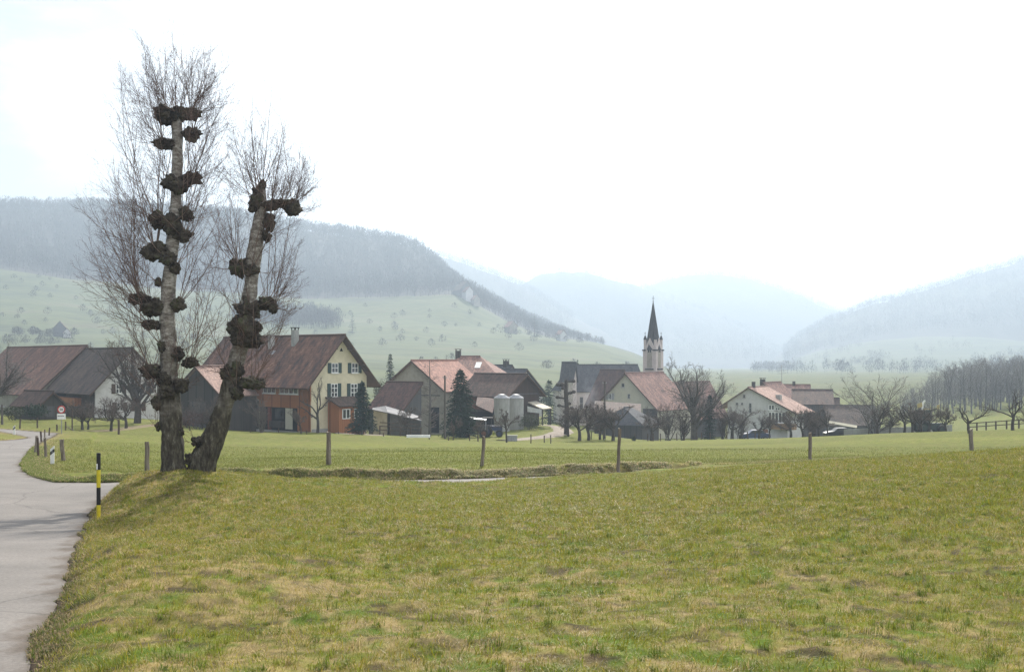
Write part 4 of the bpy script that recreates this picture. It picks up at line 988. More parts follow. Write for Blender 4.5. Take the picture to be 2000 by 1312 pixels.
def leafy_blob(name, px, py, d, wpx, hpx, label, m='bush', cat='bush', seed=1, n=900, leaf=.13, group=None, flat=1.0):
    """bush of small leaf faces spread through a lumpy volume, on a few stems"""
    r = np.random.RandomState(seed); x = tx(px) * d; z = G(x, d) if py is None else zrow(py, d); w = wpx / 2 / F * d; h = hpx / F * d
    r_ = root(name, label, cat, (x, d, z), group)
    mb = MB()
    for k in range(6): mb.tube([(x + r.normal(0, w * .2), d + r.normal(0, w * .2), z - .3), (x + r.normal(0, w * .4), d + r.normal(0, w * .4), z + h * .7)], [.04, .012], 5)
    mb.build('stems', M['bark_fruit'], r_)
    q = r.normal(0, 1, (n, 3)); q /= np.linalg.norm(q, axis=1, keepdims=True)
    l = np.array([1 + .35 * mnoise.noise(Vector(a) * 1.6 + Vector((seed, 0, 0))) + .2 * mnoise.noise(Vector(a) * 4 + Vector((seed, 0, 0))) for a in q]) * r.uniform(.45, 1.05, n)
    c_ = np.c_[x + q[:, 0] * w * l, d + q[:, 1] * w * l * flat, z + h * .5 + q[:, 2] * h * .5 * l]
    u = r.normal(0, leaf * .6, (n, 3)); v = r.normal(0, leaf * .6, (n, 3))
    t3 = np.stack([c_, c_ + u, c_ + v], 1).reshape(-1, 3)
    mesh_np('leaves', t3, [np.arange(len(t3)).reshape(-1, 3)], M[m], r_)
    return r_

# ------------------------------------------------------------------ buildings
def solve(P0, U, px):
    k = tx(px); return (k * P0.y - P0.x) / (U.x - k * U.y)
class House:
    """gabled building given by its near ground corner, the bearing of its gable, and the rows of its eaves and ridge"""
    def __init__(s, name, label, c, a, side, W, L, eave, ridge, wall, roofm, over=(.55, .45), rpos=.5, eave2=None, hip=(0, 0), cat='house', parent=None, wall_name='wall', roof_name='roof', th=.16, trim='trim', deep=1.6, ridge_abs=None):
        px, py, d = c; s.P0 = P(px, py, d); a = math.radians(a)
        if side == 'R': s.U = Vector((math.cos(a), math.sin(a), 0)); s.V = Vector((-math.sin(a), math.cos(a), 0))
        else: s.U = Vector((-math.cos(a), math.sin(a), 0)); s.V = Vector((math.sin(a), math.cos(a), 0))
        s.W = solve(s.P0, s.U, W[0]) if isinstance(W, tuple) else W       # tuple: far end by column, else metres
        s.L = solve(s.P0, s.V, L[0]) if isinstance(L, tuple) else L
        s.root = parent if parent is not None else root(name, label, cat, s.P0)
        z0 = s.P0.z - deep; ze = zrow(eave, d); s.ze = ze
        rm = s.P0 + s.U * s.W * rpos; zr = zrow(ridge, rm.y); s.zr = zr; s.rpos = rpos
        e2p = s.P0 + s.U * s.W; ze2 = zrow(eave2, e2p.y) if eave2 is not None else ze
        s.sec = [(0, z0), (0, ze), (s.W * rpos, zr), (s.W, ze2), (s.W, z0)]
        W_, L_ = s.W, s.L
        mb = MB()
        if hip[0] == 0 and hip[1] == 0:
            f = [s.at(u, 0, z) for u, z in s.sec]; bk = [s.at(u, L_, z) for u, z in s.sec]
            mb.poly(f); mb.poly(bk[::-1])
            for i in range(5): j = (i + 1) % 5; mb.poly([f[i], f[j], bk[j], bk[i]])
        else:
            zt = min(ze, ze2); mb.hexa([s.at(0, 0, z0), s.at(W_, 0, z0), s.at(W_, L_, z0), s.at(0, L_, z0)], [s.at(0, 0, zt), s.at(W_, 0, zt), s.at(W_, L_, zt), s.at(0, L_, zt)])
        s.wall = mb.build(wall_name, M[wall], s.root)
        # roof slabs
        eo, go = over; mb = MB(); wr = W_ * rpos; up = .05
        sl1 = (zr - ze) / max(wr, .01); sl2 = (zr - ze2) / max(W_ - wr, .01)
        def uv(pts, o, ax, dn): return [((Vector(p) - o).dot(ax), (Vector(p) - o).dot(dn)) for p in pts]
        h0, h1 = hip; lift = .10
        for (ue, zee, sl, sg) in ((0, ze, sl1, -1), (W_, ze2, sl2, 1)):
            if abs(ue - wr) < .05: continue
            uo = ue + sg * eo; zo = zee - sl * eo + lift
            g0 = -go if not h0 else -eo; g1 = L_ + go if not h1 else L_ + eo
            pts = [s.at(uo, g0, zo), s.at(uo, g1, zo), s.at(wr, L_ + go if not h1 else L_ - h1, zr + lift), s.at(wr, -go if not h0 else h0, zr + lift)]
            dn = (Vector(pts[0]) - Vector(s.at(wr, g0, zr + lift))).normalized()
            mb.slab(pts, th, uv(pts, Vector(pts[3]), s.V, dn))
        for hh, v0, vv in ((h0, -eo, h0), (h1, L_ + eo, L_ - h1)):
            if hh:
                pts = [s.at(-eo, v0, ze - sl1 * eo + lift), s.at(W_ + eo, v0, ze2 - sl2 * eo + lift), s.at(wr, vv, zr + lift)]
                dn = (Vector(s.at(wr, v0, ze - sl1 * eo)) - Vector(s.at(wr, vv, zr))).normalized()
                mb.slab(pts, th, uv(pts, Vector(pts[2]), s.U, dn)) if False else mb.poly(pts, uv(pts, Vector(pts[2]), s.U, dn))
        s.roof = mb.build(roof_name, M[roofm], s.root)
        s.lift = lift; s.over = over; s.th = th
        # ridge capping and barge boards
        mb = MB(); mb.tube([s.at(wr, -go if not h0 else h0, zr + lift + .04), s.at(wr, L_ + go if not h1 else L_ - h1, zr + lift + .04)], .11, 6); mb.build('ridge_cap', M[roofm], s.root)
        if not h0 and trim:
            mb = MB()
            for (ue, zee, sl, sg) in ((0, ze, sl1, -1), (W_, ze2, sl2, 1)):
                if abs(ue - wr) < .05: continue
                uo = ue + sg * eo; zo = zee - sl * eo + lift
                p, q = Vector(s.at(uo, -go - .05, zo - .03)), Vector(s.at(wr, -go - .05, zr + lift - .03))
                mb.box(p, q - p, s.V * .05, Vector((0, 0, -.2)))
            mb.build('barge_board', M[trim], s.root)
    def at(s, u, v, z): q = s.P0 + s.U * u + s.V * v; return Vector((q.x, q.y, z))
    def face(s, f):
        return (s.U, -s.V) if f == 'g' else (s.V, -s.U)
    def pt(s, f, t_, z, out=0.0):
        D, n = s.face(f); q = s.P0 + D * t_ + n * out; return Vector((q.x, q.y, z))
    def rect(s, f, x0, x1, y0, y1):
        D, n = s.face(f); a, b2 = solve(s.P0, D, x0), solve(s.P0, D, x1)
        if a > b2: a, b2 = b2, a
        d = (s.P0 + D * (a + b2) * .5).y
        return a, b2, zrow(y1, d), zrow(y0, d)
    def panel(s, name, f, x0, x1, y0, y1, m, out=.05, label=None, parent=None, z0=None):
        a, b2, lo, hi = s.rect(f, x0, x1, y0, y1); D, n = s.face(f)
        if z0 is not None: lo = z0
        mb = MB(); mb.box(s.pt(f, a, lo, 0.002), D * (b2 - a), n * out, Vector((0, 0, hi - lo))); return mb.build(name, M[m], parent or s.root, label=label)
    def window(s, f, x0, x1, y0, y1, nx=2, ny=1, shut=0.0, frame='white_paint', bar=.07, base=.0, sill=True, shutm='shutter'):
        a, b2, lo, hi = s.rect(f, x0, x1, y0, y1); D, n = s.face(f); Z = Vector((0, 0, 1)); w = b2 - a; h = hi - lo
        mb = MB(); o0 = base + .012; o1 = base + .07
        def bx(u0, u1, z0, z1, oo=o1): mb.box(s.pt(f, u0, z0, o0), D * (u1 - u0), n * (oo - o0), Z * (z1 - z0))
        bx(a, b2, lo, lo + bar); bx(a, b2, hi - bar, hi); bx(a, a + bar, lo + bar, hi - bar); bx(b2 - bar, b2, lo + bar, hi - bar)
        for k in range(1, nx): c_ = a + w * k / nx; bx(c_ - bar / 2, c_ + bar / 2, lo + bar, hi - bar)
        for k in range(1, ny): c_ = lo + h * k / ny; bx(a + bar, b2 - bar, c_ - bar / 2, c_ + bar / 2, o1 - .008)
        if sill: mb.box(s.pt(f, a - .08, lo - .09, o0), D * (w + .16), n * .14, Z * .085)
        fr = mb.build('window', M[frame], s.root)
        mb = MB(); mb.box(s.pt(f, a + .02, lo + .02, base + .003), D * (w - .04), n * .02, Z * (h - .04)); mb.build('pane', M['glass'], fr)
        if shut:
            for sg in (-1, 1):
                u0 = a - shut - .03 if sg < 0 else b2 + .03
                mb = MB(); mb.box(s.pt(f, u0, lo - .03, .012), D * shut, n * .05, Z * (h + .06))
                for q in range(int(h / .16)): mb.box(s.pt(f, u0 + .05, lo + .05 + q * .16, .062), D * (shut - .1), n * .012, Z * .05)
                mb.build('shutter', M[shutm], s.root)
        return fr
    def chimney(s, u, v, w, h, m='concrete', cap=True):
        r_ = abs(u - s.W * s.rpos); sl = (s.zr - s.ze) / (s.W * s.rpos); z = s.zr - sl * r_ - .5
        c_ = s.at(u, v, z); mb = MB(); hh = s.zr - z + h
        mb.box(c_ - s.U * w / 2 - s.V * w / 2, s.U * w, s.V * w, Vector((0, 0, hh)))
        o = mb.build('chimney', M[m], s.root)
        if cap:
            mb = MB(); q = s.at(u, v, z + hh)
            for du in (-1, 1):
                for dv in (-1, 1): mb.box(q + s.U * (du * w * .42 - .04) + s.V * (dv * w * .42 - .04), s.U * .08, s.V * .08, Vector((0, 0, .22)))
            mb.box(q - s.U * w * .6 - s.V * w * .6 + Vector((0, 0, .22)), s.U * w * 1.2, s.V * w * 1.2, Vector((0, 0, .08))); mb.build('cap', M['wood_dark'], o)
    def ridge_v(s, px):
        return solve(s.P0 + s.U * s.W * s.rpos, s.V, px)
    def roof_patch(s, name, side, t0, t1, e0, e1, m, out=.06, parent=None):
        """small plate lying on a roof slope; t along the ridge (m), e 0 eave .. 1 ridge"""
        wr = s.W * s.rpos; u0, z0 = (0, s.ze) if side == 0 else (s.W, s.sec[3][1])
        def q(e, v): return s.at(u0 + (wr - u0) * e, v, z0 + (s.zr - z0) * e + s.lift + out)
        mb = MB(); mb.slab([q(e0, t0), q(e0, t1), q(e1, t1), q(e1, t0)], .08); return mb.build(name, M[m], s.root)
def shed(name, label, corners, base, wall, roofm, cat='shed', inset=.3, parent=None, open_front=False, deep=1.2):
    """roof slab through four given corners (front left, front right, back right, back left) on a boarded box"""
    q = [P(*c) for c in corners]; ctr = sum(q, Vector()) / 4
    z0 = min(zrow(base, c[2]) for c in corners)
    r_ = parent or root(name, label, cat, (q[0].x, q[0].y, z0))
    w = [p + (Vector((ctr.x, ctr.y, 0)) - Vector((p.x, p.y, 0))).normalized() * inset for p in q]
    mb = MB()
    if open_front:
        for i in range(4):
            p = w[i]; mb.hexa([Vector((p.x + dx, p.y + dy, z0 - deep)) for dx, dy in ((-.09, -.09), (.09, -.09), (.09, .09), (-.09, .09))], [Vector((p.x + dx, p.y + dy, p.z - .05)) for dx, dy in ((-.09, -.09), (.09, -.09), (.09, .09), (-.09, .09))])
        mb.build('posts', M[wall], r_)
    else:
        mb.hexa([Vector((p.x, p.y, z0 - deep)) for p in w], [Vector((p.x, p.y, p.z - .05)) for p in w]); mb.build('wall', M[wall], r_)
    mb = MB(); ax = (q[1] - q[0]).normalized(); dn = (q[0] - q[3]).normalized()
    mb.slab([p + Vector((0, 0, .06)) for p in q], .12, [((p - q[3]).dot(ax), (p - q[3]).dot(dn)) for p in q]); mb.build('roof', M[roofm], r_)
    return r_

# 1 main farmhouse --------------------------------------------------
h = House('farmhouse', 'large farmhouse with yellow gable, green shutters and weathered red roof', (608, 842, 116), 48, 'R', (716,), (392,), 733, 656, 'plaster_yellow', 'roof_old', over=(1.3, 1.0))
h.panel('cladding', 'f', 608, 440, 740, 780, 'wood_brown', .14, 'reddish brown boarded upper storey')
h.panel('side_boarding', 'f', 607, 583, 780.2, 842, 'wood_brown', .14)
h.panel('side_boarding', 'f', 606.5, 590, 750, 752, 'wood_brown', .16)
h.panel('arch_beam', 'f', 583, 508, 780.2, 795, 'wood_brown', .14)
h.panel('porch_opening', 'f', 583, 508, 795.2, 840, 'dark_void', .03)
h.panel('porch_door', 'f', 572, 558, 797, 838, 'plaster_cream', .05)
h.panel('porch_window', 'f', 555, 538, 797, 818, 'glass', .05)
h.panel('bench', 'f', 556, 533, 822, 834, 'wood_dark', .5)
h.panel('porch_post', 'f', 531, 526, 795, 838, 'wood_red', .22)
h.panel('barn_door', 'f', 507, 440, 780.2, 840, 'wood_grey', .10, 'grey boarded barn doors')
h.panel('plinth', 'f', 608, 440, 838.5, 846, 'stone_base', .17)
h.panel('plinth', 'g', 609, 715, 835, 846, 'stone_base', .06)
h.window('f', 549, 585, 752.5, 769, 4, 1, base=.14); h.window('f', 517, 541, 751.5, 767.5, 3, 1, base=.14)
for x0, x1, y0, y1, ny in ((647, 660, 709, 728, 2), (686, 699, 709, 728, 2), (646, 659, 749, 775, 3), (684.5, 697.5, 749, 775, 3)):
    h.window('g', x0, x1, y0, y1, 2, ny, shut=.46)
a, b2, lo, hi = h.rect('g', 663, 670, 679, 686)
mb = MB(); mb.poly([h.pt('g', a, lo, .02), h.pt('g', b2, lo, .02), h.pt('g', (a + b2) / 2, hi, .02)]); mb.build('gable_vent', M['dark_void'], h.root)
v1 = h.ridge_v(587); h.chimney(h.W * .40, v1, .62, .75); h.chimney(h.W * .36, h.ridge_v(545), .55, .3, 'stone_base', False)
h.roof_patch('skylight', 0, h.ridge_v(560) , h.ridge_v(552), .50, .60, 'metal')
for k, f_ in enumerate((.15, .35, .65, .85)):                      # purlin ends under the verge
    mb = MB(); u = h.W * f_; z = (h.ze + (h.zr - h.ze) * (1 - abs(f_ - .5) * 2)) - .22; mb.box(h.at(u - .08, -1.0, z), h.U * .16, h.V * 1.0, Vector((0, 0, .18))); mb.build('purlin', M['trim'], h.root)
# porch on the gable
D, n = h.face('g'); a, b2, lo, hi = h.rect('g', 640, 690, 785, 842)
pr = lambda u, o, z: h.pt('g', u, z, o)
zb = h.P0.z - 1.2; zt = zrow(790, 116.5); zh = zrow(778, 116.5)
mb = MB(); mb.hexa([pr(a, .01, zb), pr(b2, .01, zb), pr(b2, 1.9, zb), pr(a, 1.9, zb)], [pr(a, .01, zh), pr(b2, .01, zh), pr(b2, 1.9, zt), pr(a, 1.9, zt)]); pw = mb.build('porch', M['wood_brown'], h.root, label='small boarded porch with its own dark roof')
mb = MB(); pts = [pr(a - .35, 2.4, zt - .12), pr(b2 + .35, 2.4, zt - .12), pr(b2 + .35, .02, zh + .14), pr(a - .35, .02, zh + .14)]; mb.slab(pts, .1, [((p - pts[3]).dot(D), (p - pts[3]).length) for p in pts]); mb.build('porch_roof', M['roof_grey_brown'], pw)
for f0, f1 in ((.12, .42), (.58, .88)):
    u0, u1 = a + (b2 - a) * f0, a + (b2 - a) * f1; z0, z1 = zrow(820, 115), zrow(800, 115)
    mb = MB()
    for q0, q1, r0, r1 in ((u0, u1, z0, z0 + .08), (u0, u1, z1 - .08, z1), (u0, u0 + .08, z0, z1), (u1 - .08, u1, z0, z1), ((u0 + u1) / 2 - .04, (u0 + u1) / 2 + .04, z0, z1)): mb.box(pr(q0, 1.91, r0), D * (q1 - q0), n * .06, Vector((0, 0, r1 - r0)))
    w_ = mb.build('porch_window', M['white_paint'], pw); mb = MB(); mb.box(pr(u0 + .01, 1.904, z0 + .01), D * (u1 - u0 - .02), n * .02, Vector((0, 0, z1 - z0 - .02))); mb.build('pane', M['glass'], w_)
# its cross barn on the left, gable of dark boards, pale new tiles
h = House('barn', 'dark boarded barn wing with pale new roof tiles, left of the farmhouse', (433, 838, 119), 42, 'L', (343,), 10, 769, 717, 'wood_dark', 'roof_pale', over=(.5, .4), cat='barn')
h.panel('barn_door', 'g', 402, 372, 785, 836, 'wood_grey', .05)

# 2 left farm --------------------------------------------------------
h = House('farmhouse', 'old farmhouse with white gable and grey brown roof behind the bare trees on the left', (186, 817, 135), 40, 'R', (326,), (97,), 757, 681, 'plaster_white', 'roof_grey_brown', over=(.9, .6))
h.panel('upper_boarding', 'f', 185, 100, 757, 792, 'wood_choc', .06)
h.panel('balcony', 'f', 160, 106, 775, 790, 'wood_brown', .9, 'brown wooden balcony')
h.panel('hayloft_opening', 'f', 130, 110, 757, 772, 'dark_void', .08)
h.panel('stable_front', 'f', 184, 100, 792.2, 817, 'wood_dark', .05)
h.panel('stable_door', 'f', 150, 138, 796, 817, 'wood_grey', .08)
for x0, x1, y0, y1 in ((226, 238, 750, 768), (262, 274, 750, 768), (295, 306, 750, 768), (228, 240, 786, 802), (264, 276, 786, 802), (246, 254, 722, 733)):
    h.window('g', x0, x1, y0, y1, 2, 2, shut=.5, shutm='trim')
h = House('barn', 'long barn with red tiled roof reaching low at the left edge', (70, 814, 147), 40, 'R', 13.2, (-70,), 768, 676, 'plaster_beige', 'roof_red', over=(.5, .5), cat='barn')
h.roof_patch('roof_strip', 0, 3.6, 4.6, .02, .98, 'roof_maroon', .02) if False else None
h = House('shed', 'small dark boarded shed in front of the left barn', (78, 815, 126), 52, 'R', (124,), (28,), 789, 766, 'wood_dark', 'roof_brown', over=(.5, .4), cat='shed')
h.panel('shed_door', 'g', 90, 106, 793, 814, 'wood_grey', .04)

# 3 middle farm -------------------------------------------------------
h = House('barn', 'big barn with beige plastered gable and bright salmon roof', (868, 845, 150), 35, 'L', (749,), 9.5, 760, 705, 'plaster_beige', 'roof_salmon', over=(.6, .5), cat='barn')
h.panel('barn_opening', 'g', 858, 838, 795, 845, 'dark_void', .03); h.panel('beam', 'g', 860, 754, 770, 772, 'wood_grey', .03)
h = House('barn', 'low barn with dark red lean-to roof against the beige barn', (785, 832, 140), 55, 'R', (823,), (720,), 800, 748, 'wood_grey', 'roof_maroon', over=(.5, .3), rpos=1.0, cat='barn')
h.panel('barn_door', 'g', 792, 806, 806, 832, 'wood_dark', .04)
s_ = shed('shed', 'low grey shed with sloping fibre cement roof and boarded sides', [(757, 806, 125), (823, 822, 122), (822, 814, 126), (752, 793, 129)], 841, 'wood_grey', 'fibre')
mb = MB(); q0 = P(756, 806, 124.9); q1 = P(729, 800, 127.2); b0 = Vector((q1.x, q1.y, zrow(842, 125))); 
mb.hexa([Vector((q0.x, q0.y + .2, b0.z - 1)), Vector((q1.x, q1.y + .2, b0.z - 1)), P(729, 800, 129.5) * 1 - Vector((0, 0, 6)), P(752, 800, 129.5) - Vector((0, 0, 6))], [Vector((q0.x, q0.y + .2, q0.z - .1)), Vector((q1.x, q1.y + .2, q1.z)), P(729, 798, 129.5), P(752, 795, 129.5)]); mb.build('end_wall', M['plaster_beige'], s_)
mb = MB(); mb.slab([P(757, 805.5, 124.8), P(752, 792.5, 129.2), P(728, 796, 129.8), P(727, 799, 126.9)], .12); mb.build('end_roof', M['fibre'], s_)
h = House('house', 'hipped house with faded salmon roof and tall chimney behind the barns', (966, 800, 172), 80, 'R', 9, (856,), 729, 697, 'plaster_cream', 'roof_faded', over=(.6, .5), hip=(3.2, 2.6))
h.chimney(h.W * .5, h.ridge_v(895), .8, 1.0, 'wood_dark', True); h.roof_patch('skylight', 0, 2.6, 3.5, .28, .62, 'white_paint')
h = House('barn', 'dark brown boarded barn behind the two silos', (995, 842, 145), 45, 'R', (1053,), (903,), 767, 732, 'wood_choc', 'roof_brown', over=(.8, .6), cat='barn')
h.panel('red_boarding', 'f', 994, 908, 767, 800, 'wood_red', .05, 'red stained boarded long side')
h.panel('open_bay', 'f', 990, 910, 804, 842, 'dark_void', .03); h.panel('hatch', 'f', 989, 975, 768, 782, 'wood_tan', .08)
h.panel('gable_opening', 'g', 1002, 1022, 772, 790, 'wood_dark', .04); h.panel('gable_beam', 'g', 998, 1050, 768, 770, 'wood_grey', .05)
mb = MB(); pts = [P(929, 791, 143.5), P(962, 806, 140), P(968, 779, 145), P(933, 772, 149)]; mb.slab(pts, .1, [(0, 4), (4, 4), (4, 0), (0, 0)]); mb.build('lean_to_roof', M['roof_maroon'], h.root)
r_ = shed('carport', 'cream roofed lean-to with white panels beside the brown barn', [(1060, 799, 141), (1078, 797, 143), (1046, 783, 149), (1031, 786, 147)], 806, 'wood_dark', 'cream_sheet', cat='shed', open_front=True)
mb = MB(); q0, q1 = P(1030, 793, 144), P(1059, 800, 141.5); mb.hexa([P(1030, 804, 144), P(1059, 807.5, 141.5), P(1059, 807.5, 142.5), P(1030, 804, 145)], [q0, q1, P(1059, 800, 142.5), P(1030, 793, 145)]); mb.build('white_panel', M['white_paint'], r_)
h = House('house', 'white gabled house with grey slate roof behind the brown barn', (990, 800, 190), 55, 'R', (1060,), (948,), 768, 722, 'plaster_white', 'slate', over=(.6, .5))
h.window('g', 1028, 1034, 750, 760, 2, 2)
h = House('house', 'grey slate roofed house with one chimney behind the white gable', (984, 800, 200), 50, 'R', (1012,), (945,), 735, 714, 'plaster_white', 'slate', over=(.5, .4))
h.chimney(h.W * .5, 1.2, .8, .9, 'wood_dark', True)
for px, d, lb in ((980, 137.0, 'pale grey concrete silo with domed lid, left of the pair'), (1007.5, 139.5, 'pale grey concrete silo with domed lid, right of the pair')):
    x = tx(px) * d; z = G(x, d); R_ = 15.2 / F * d; zt = zrow(778, d); r_ = root('silo', lb, 'silo', (x, d, z), 'pair of silos')
    mb = MB(); mb.lathe((x, d, z - .5), [(R_, 0), (R_, zt - z + .42), (R_ * .97, zt - z + .5)], 32); mb.build('tank', M['concrete'], r_, True)
    mb = MB(); mb.lathe((x, d, zt), [(R_ * 1.04, 0), (R_ * 1.04, .07), (R_ * .9, .2), (R_ * .5, .42), (R_ * .46, .5), (R_ * .1, .56)], 32); mb.build('lid', M['metal'], r_, True)
    mb = MB()
    for q in range(1, 4): mb.lathe((x, d, z + (zt - z) * q / 4), [(R_ * 1.008, 0), (R_ * 1.012, .02), (R_ * 1.012, .06), (R_ * 1.008, .08)], 32)
    mb.build('hoop', M['concrete'], r_)

# 4 church -----------------------------------------------------------
h = House('church', 'village church with slate nave roof and slender spire between four pinnacles', (1112, 838, 234), 72, 'L', 10, (1262,), 762, 713, 'plaster_pink', 'slate', over=(.4, .3), cat='church', hip=(2.4, 0))
ch = h.root
for x0 in (1132, 1156, 1180, 1204): h.window('f', x0, x0 + 7, 775, 800, 1, 2, frame='stone_base')
House('front', None, (1119, 845, 230), 58, 'R', (1126,), (1096.5,), 734, 708, 'plaster_pink', 'slate', over=(.4, .35), parent=ch, wall_name='vestibule', roof_name='vestibule_roof', trim=None)
TDp = 226.0; C0 = P(1281, 830, TDp); a = math.radians(53); U = Vector((math.cos(a), math.sin(a), 0)); Vv = Vector((-math.sin(a), math.cos(a), 0))
w = solve(C0, Vv, 1256.5); zt = zrow(685, TDp); zb = zrow(840, TDp); ctr = C0 + U * w / 2 + Vv * w / 2
def tw(u, v, z): q = C0 + U * u + Vv * v; return Vector((q.x, q.y, z))
mb = MB(); mb.hexa([tw(0, 0, zb), tw(w, 0, zb), tw(w, w, zb), tw(0, w, zb)], [tw(0, 0, zt), tw(w, 0, zt), tw(w, w, zt), tw(0, w, zt)])
zg = zrow(660, TDp)
for q in ([tw(0, 0, zt), tw(w, 0, zt), tw(w / 2, 0, zg)], [tw(0, 0, zt), tw(0, w, zt), tw(0, w / 2, zg)], [tw(w, 0, zt), tw(w, w, zt), tw(w, w / 2, zg)], [tw(0, w, zt), tw(w, w, zt), tw(w / 2, w, zg)]):
    cc = sum(q, Vector()) / 3; inn = (Vector((ctr.x, ctr.y, 0)) - Vector((cc.x, cc.y, 0))).normalized() * .25
    mb.slab(q, .001) if False else None
    i = len(mb.v); mb.v += [tuple(p) for p in q] + [tuple(p + inn) for p in q]
    for f_ in ((0, 1, 2), (5, 4, 3), (0, 1, 4, 3), (1, 2, 5, 4), (2, 0, 3, 5)): mb.f.append(tuple(i + k for k in f_)); mb.uv.append(None)
mb.build('tower', M['plaster_pink'], ch)
mb = MB()                                                              # corner buttresses
bw = w * .17
for u in (-.06, w + .06 - bw):
    for v in (-.06, w + .06 - bw): mb.hexa([tw(u, v, zb), tw(u + bw, v, zb), tw(u + bw, v + bw, zb), tw(u, v + bw, zb)], [tw(u, v, zt - .02), tw(u + bw, v, zt - .02), tw(u + bw, v + bw, zt - .02), tw(u, v + bw, zt - .02)])
mb.build('buttress', M['plaster_pink'], ch)
mb = MB()                                                              # cornice at the corners
for u in (-.2, w + .2 - bw - .3):
    for v in (-.2, w + .2 - bw - .3): b_ = bw + .3; mb.hexa([tw(u, v, zt), tw(u + b_, v, zt), tw(u + b_, v + b_, zt), tw(u, v + b_, zt)], [tw(u, v, zt + .28), tw(u + b_, v, zt + .28), tw(u + b_, v + b_, zt + .28), tw(u, v + b_, zt + .28)])
mb.build('cornice', M['slate'], ch)
zp = zrow(663, TDp); zpt = zrow(655, TDp)
for u in (.05, w - .05 - bw * .9):                                      # pinnacles with crosses
    for v in (.05, w - .05 - bw * .9):
        b_ = bw * .9; mb = MB(); mb.hexa([tw(u, v, zt + .28), tw(u + b_, v, zt + .28), tw(u + b_, v + b_, zt + .28), tw(u, v + b_, zt + .28)], [tw(u, v, zp), tw(u + b_, v, zp), tw(u + b_, v + b_, zp), tw(u, v + b_, zp)]); pn = mb.build('pinnacle', M['plaster_pink'], ch)
        mb = MB(); c_ = tw(u + b_ / 2, v + b_ / 2, zp); mb.lathe(c_, [(b_ * .78, 0), (b_ * .72, .25), (b_ * .35, .75), (.05, zpt - zp)], 8); mb.build('pinnacle_cap', M['slate'], pn)
        mb = MB(); c_ = tw(u + b_ / 2, v + b_ / 2, zpt); mb.cbox(c_ + Vector((0, 0, .35)), .07, .07, .8); mb.cbox(c_ + Vector((0, 0, .45)), .42, .06, .07); mb.build('cross', M['black'], pn)
ap = Vector((ctr.x, ctr.y, zrow(587, TDp)))                             # spire: octagon flaring over the gables
mb = MB(); zs = [zt + .15, zt + 1.2, zrow(655, TDp), ap.z]; rr_ = [w * .60, w * .52, w * .40, .05]
mb.lathe((ctr.x, ctr.y, 0), list(zip(rr_, zs)), 8); mb.build('spire', M['slate'], ch)
mb = MB(); mb.cbox(ap + Vector((0, 0, .5)), .09, .09, 1.2); mb.cbox(ap + Vector((0, 0, .55)), .5, .07, .08); mb.lathe(ap - Vector((0, 0, .1)), [(.02, 0), (.14, .08), (.02, .2)], 8); mb.build('spire_cross', M['black'], ch)
for face_ in (0, 1):                                                    # belfry windows
    def bp_(s_, z, o): return tw(s_, -o, z) if face_ == 0 else tw(-o, s_, z)
    D = U if face_ == 0 else Vv; n = -Vv if face_ == 0 else -U
    mb = MB(); a0, a1 = w * .30, w * .70; z0, z1 = zrow(718, TDp), zrow(692, TDp)
    arch = [(a0, z0), (a1, z0), (a1, z1)] + [(w / 2 + (w * .2) * math.cos(q), z1 + (w * .36) * math.sin(q)) for q in np.linspace(.25, math.pi - .25, 7)] + [(a0, z1)]
    mb.poly([bp_(u, z, .03) for u, z in arch]); mb.build('belfry_window', M['plaster_beige'], ch)
    for f_ in (.42, .58):
        mb = MB(); c_ = bp_(w * f_, zrow(688, TDp), .05); mb.box(c_ - D * .14, D * .28, n * .02, Vector((0, 0, .5))); mb.build('belfry_opening', M['dark_void'], ch)
    mb = MB(); mb.box(bp_(w * .18, zrow(722, TDp), 0), D * w * .64, n * .3, Vector((0, 0, .28))); mb.build('string_course', M['slate'], ch)

# 5 houses right of the church ----------------------------------------
h = House('farmhouse', 'farmhouse with cream gable and long salmon roof below the church tower', (1284, 850, 196), 38, 'L', (1164,), 13.0, 798, 729, 'plaster_cream', 'roof_faded', over=(.5, .5))
h.panel('side_cladding', 'g', 1284, 1256, 798, 850, 'wood_dark', .06); h.panel('side_cladding', 'g', 1284, 1257, 780, 797.8, 'wood_dark', .05) if False else None
h.window('g', 1214, 1220, 748, 756, 1, 1, frame='stone_base'); h.window('g', 1226, 1231, 769, 778, 1, 1, frame='stone_base'); h.window('g', 1188, 1195, 768, 780, 2, 1, shut=.5, shutm='metal')
h = House('barn', 'barn with salmon roof behind the large bare tree', (1335, 850, 206), 38, 'L', (1268,), 17, 813, 748, 'wood_dark', 'roof_faded', over=(.6, .5), cat='barn')
h.chimney(h.W * .5, 6.0, .6, .5, 'wood_dark', False)
House('house', 'house with maroon roof between the church and the cream gable', (1188, 840, 213), 45, 'R', (1246,), (1146,), 790, 723, 'plaster_pink', 'roof_maroon', over=(.5, .4))
h = House('shed', 'low dark barn with grey hipped roof in front of the cream gable', (1254, 856, 176), 30, 'L', (1163,), 7, 828, 798, 'wood_dark', 'slate', over=(.6, .5), cat='shed', hip=(2.2, 2.2))
shed('shed', 'dark lean-to with rusty red roof under the cream gable', [(1158, 808, 184), (1252, 806, 184), (1252, 789, 189), (1162, 783, 191)], 850, 'wood_dark', 'roof_brown')
h = House('house', 'white house with glazed veranda and pale salmon roof', (1538, 856, 184), 35, 'L', (1421,), 7.5, 797, 757, 'plaster_white', 'roof_pale', over=(1.9, .5), rpos=.63, eave2=785)
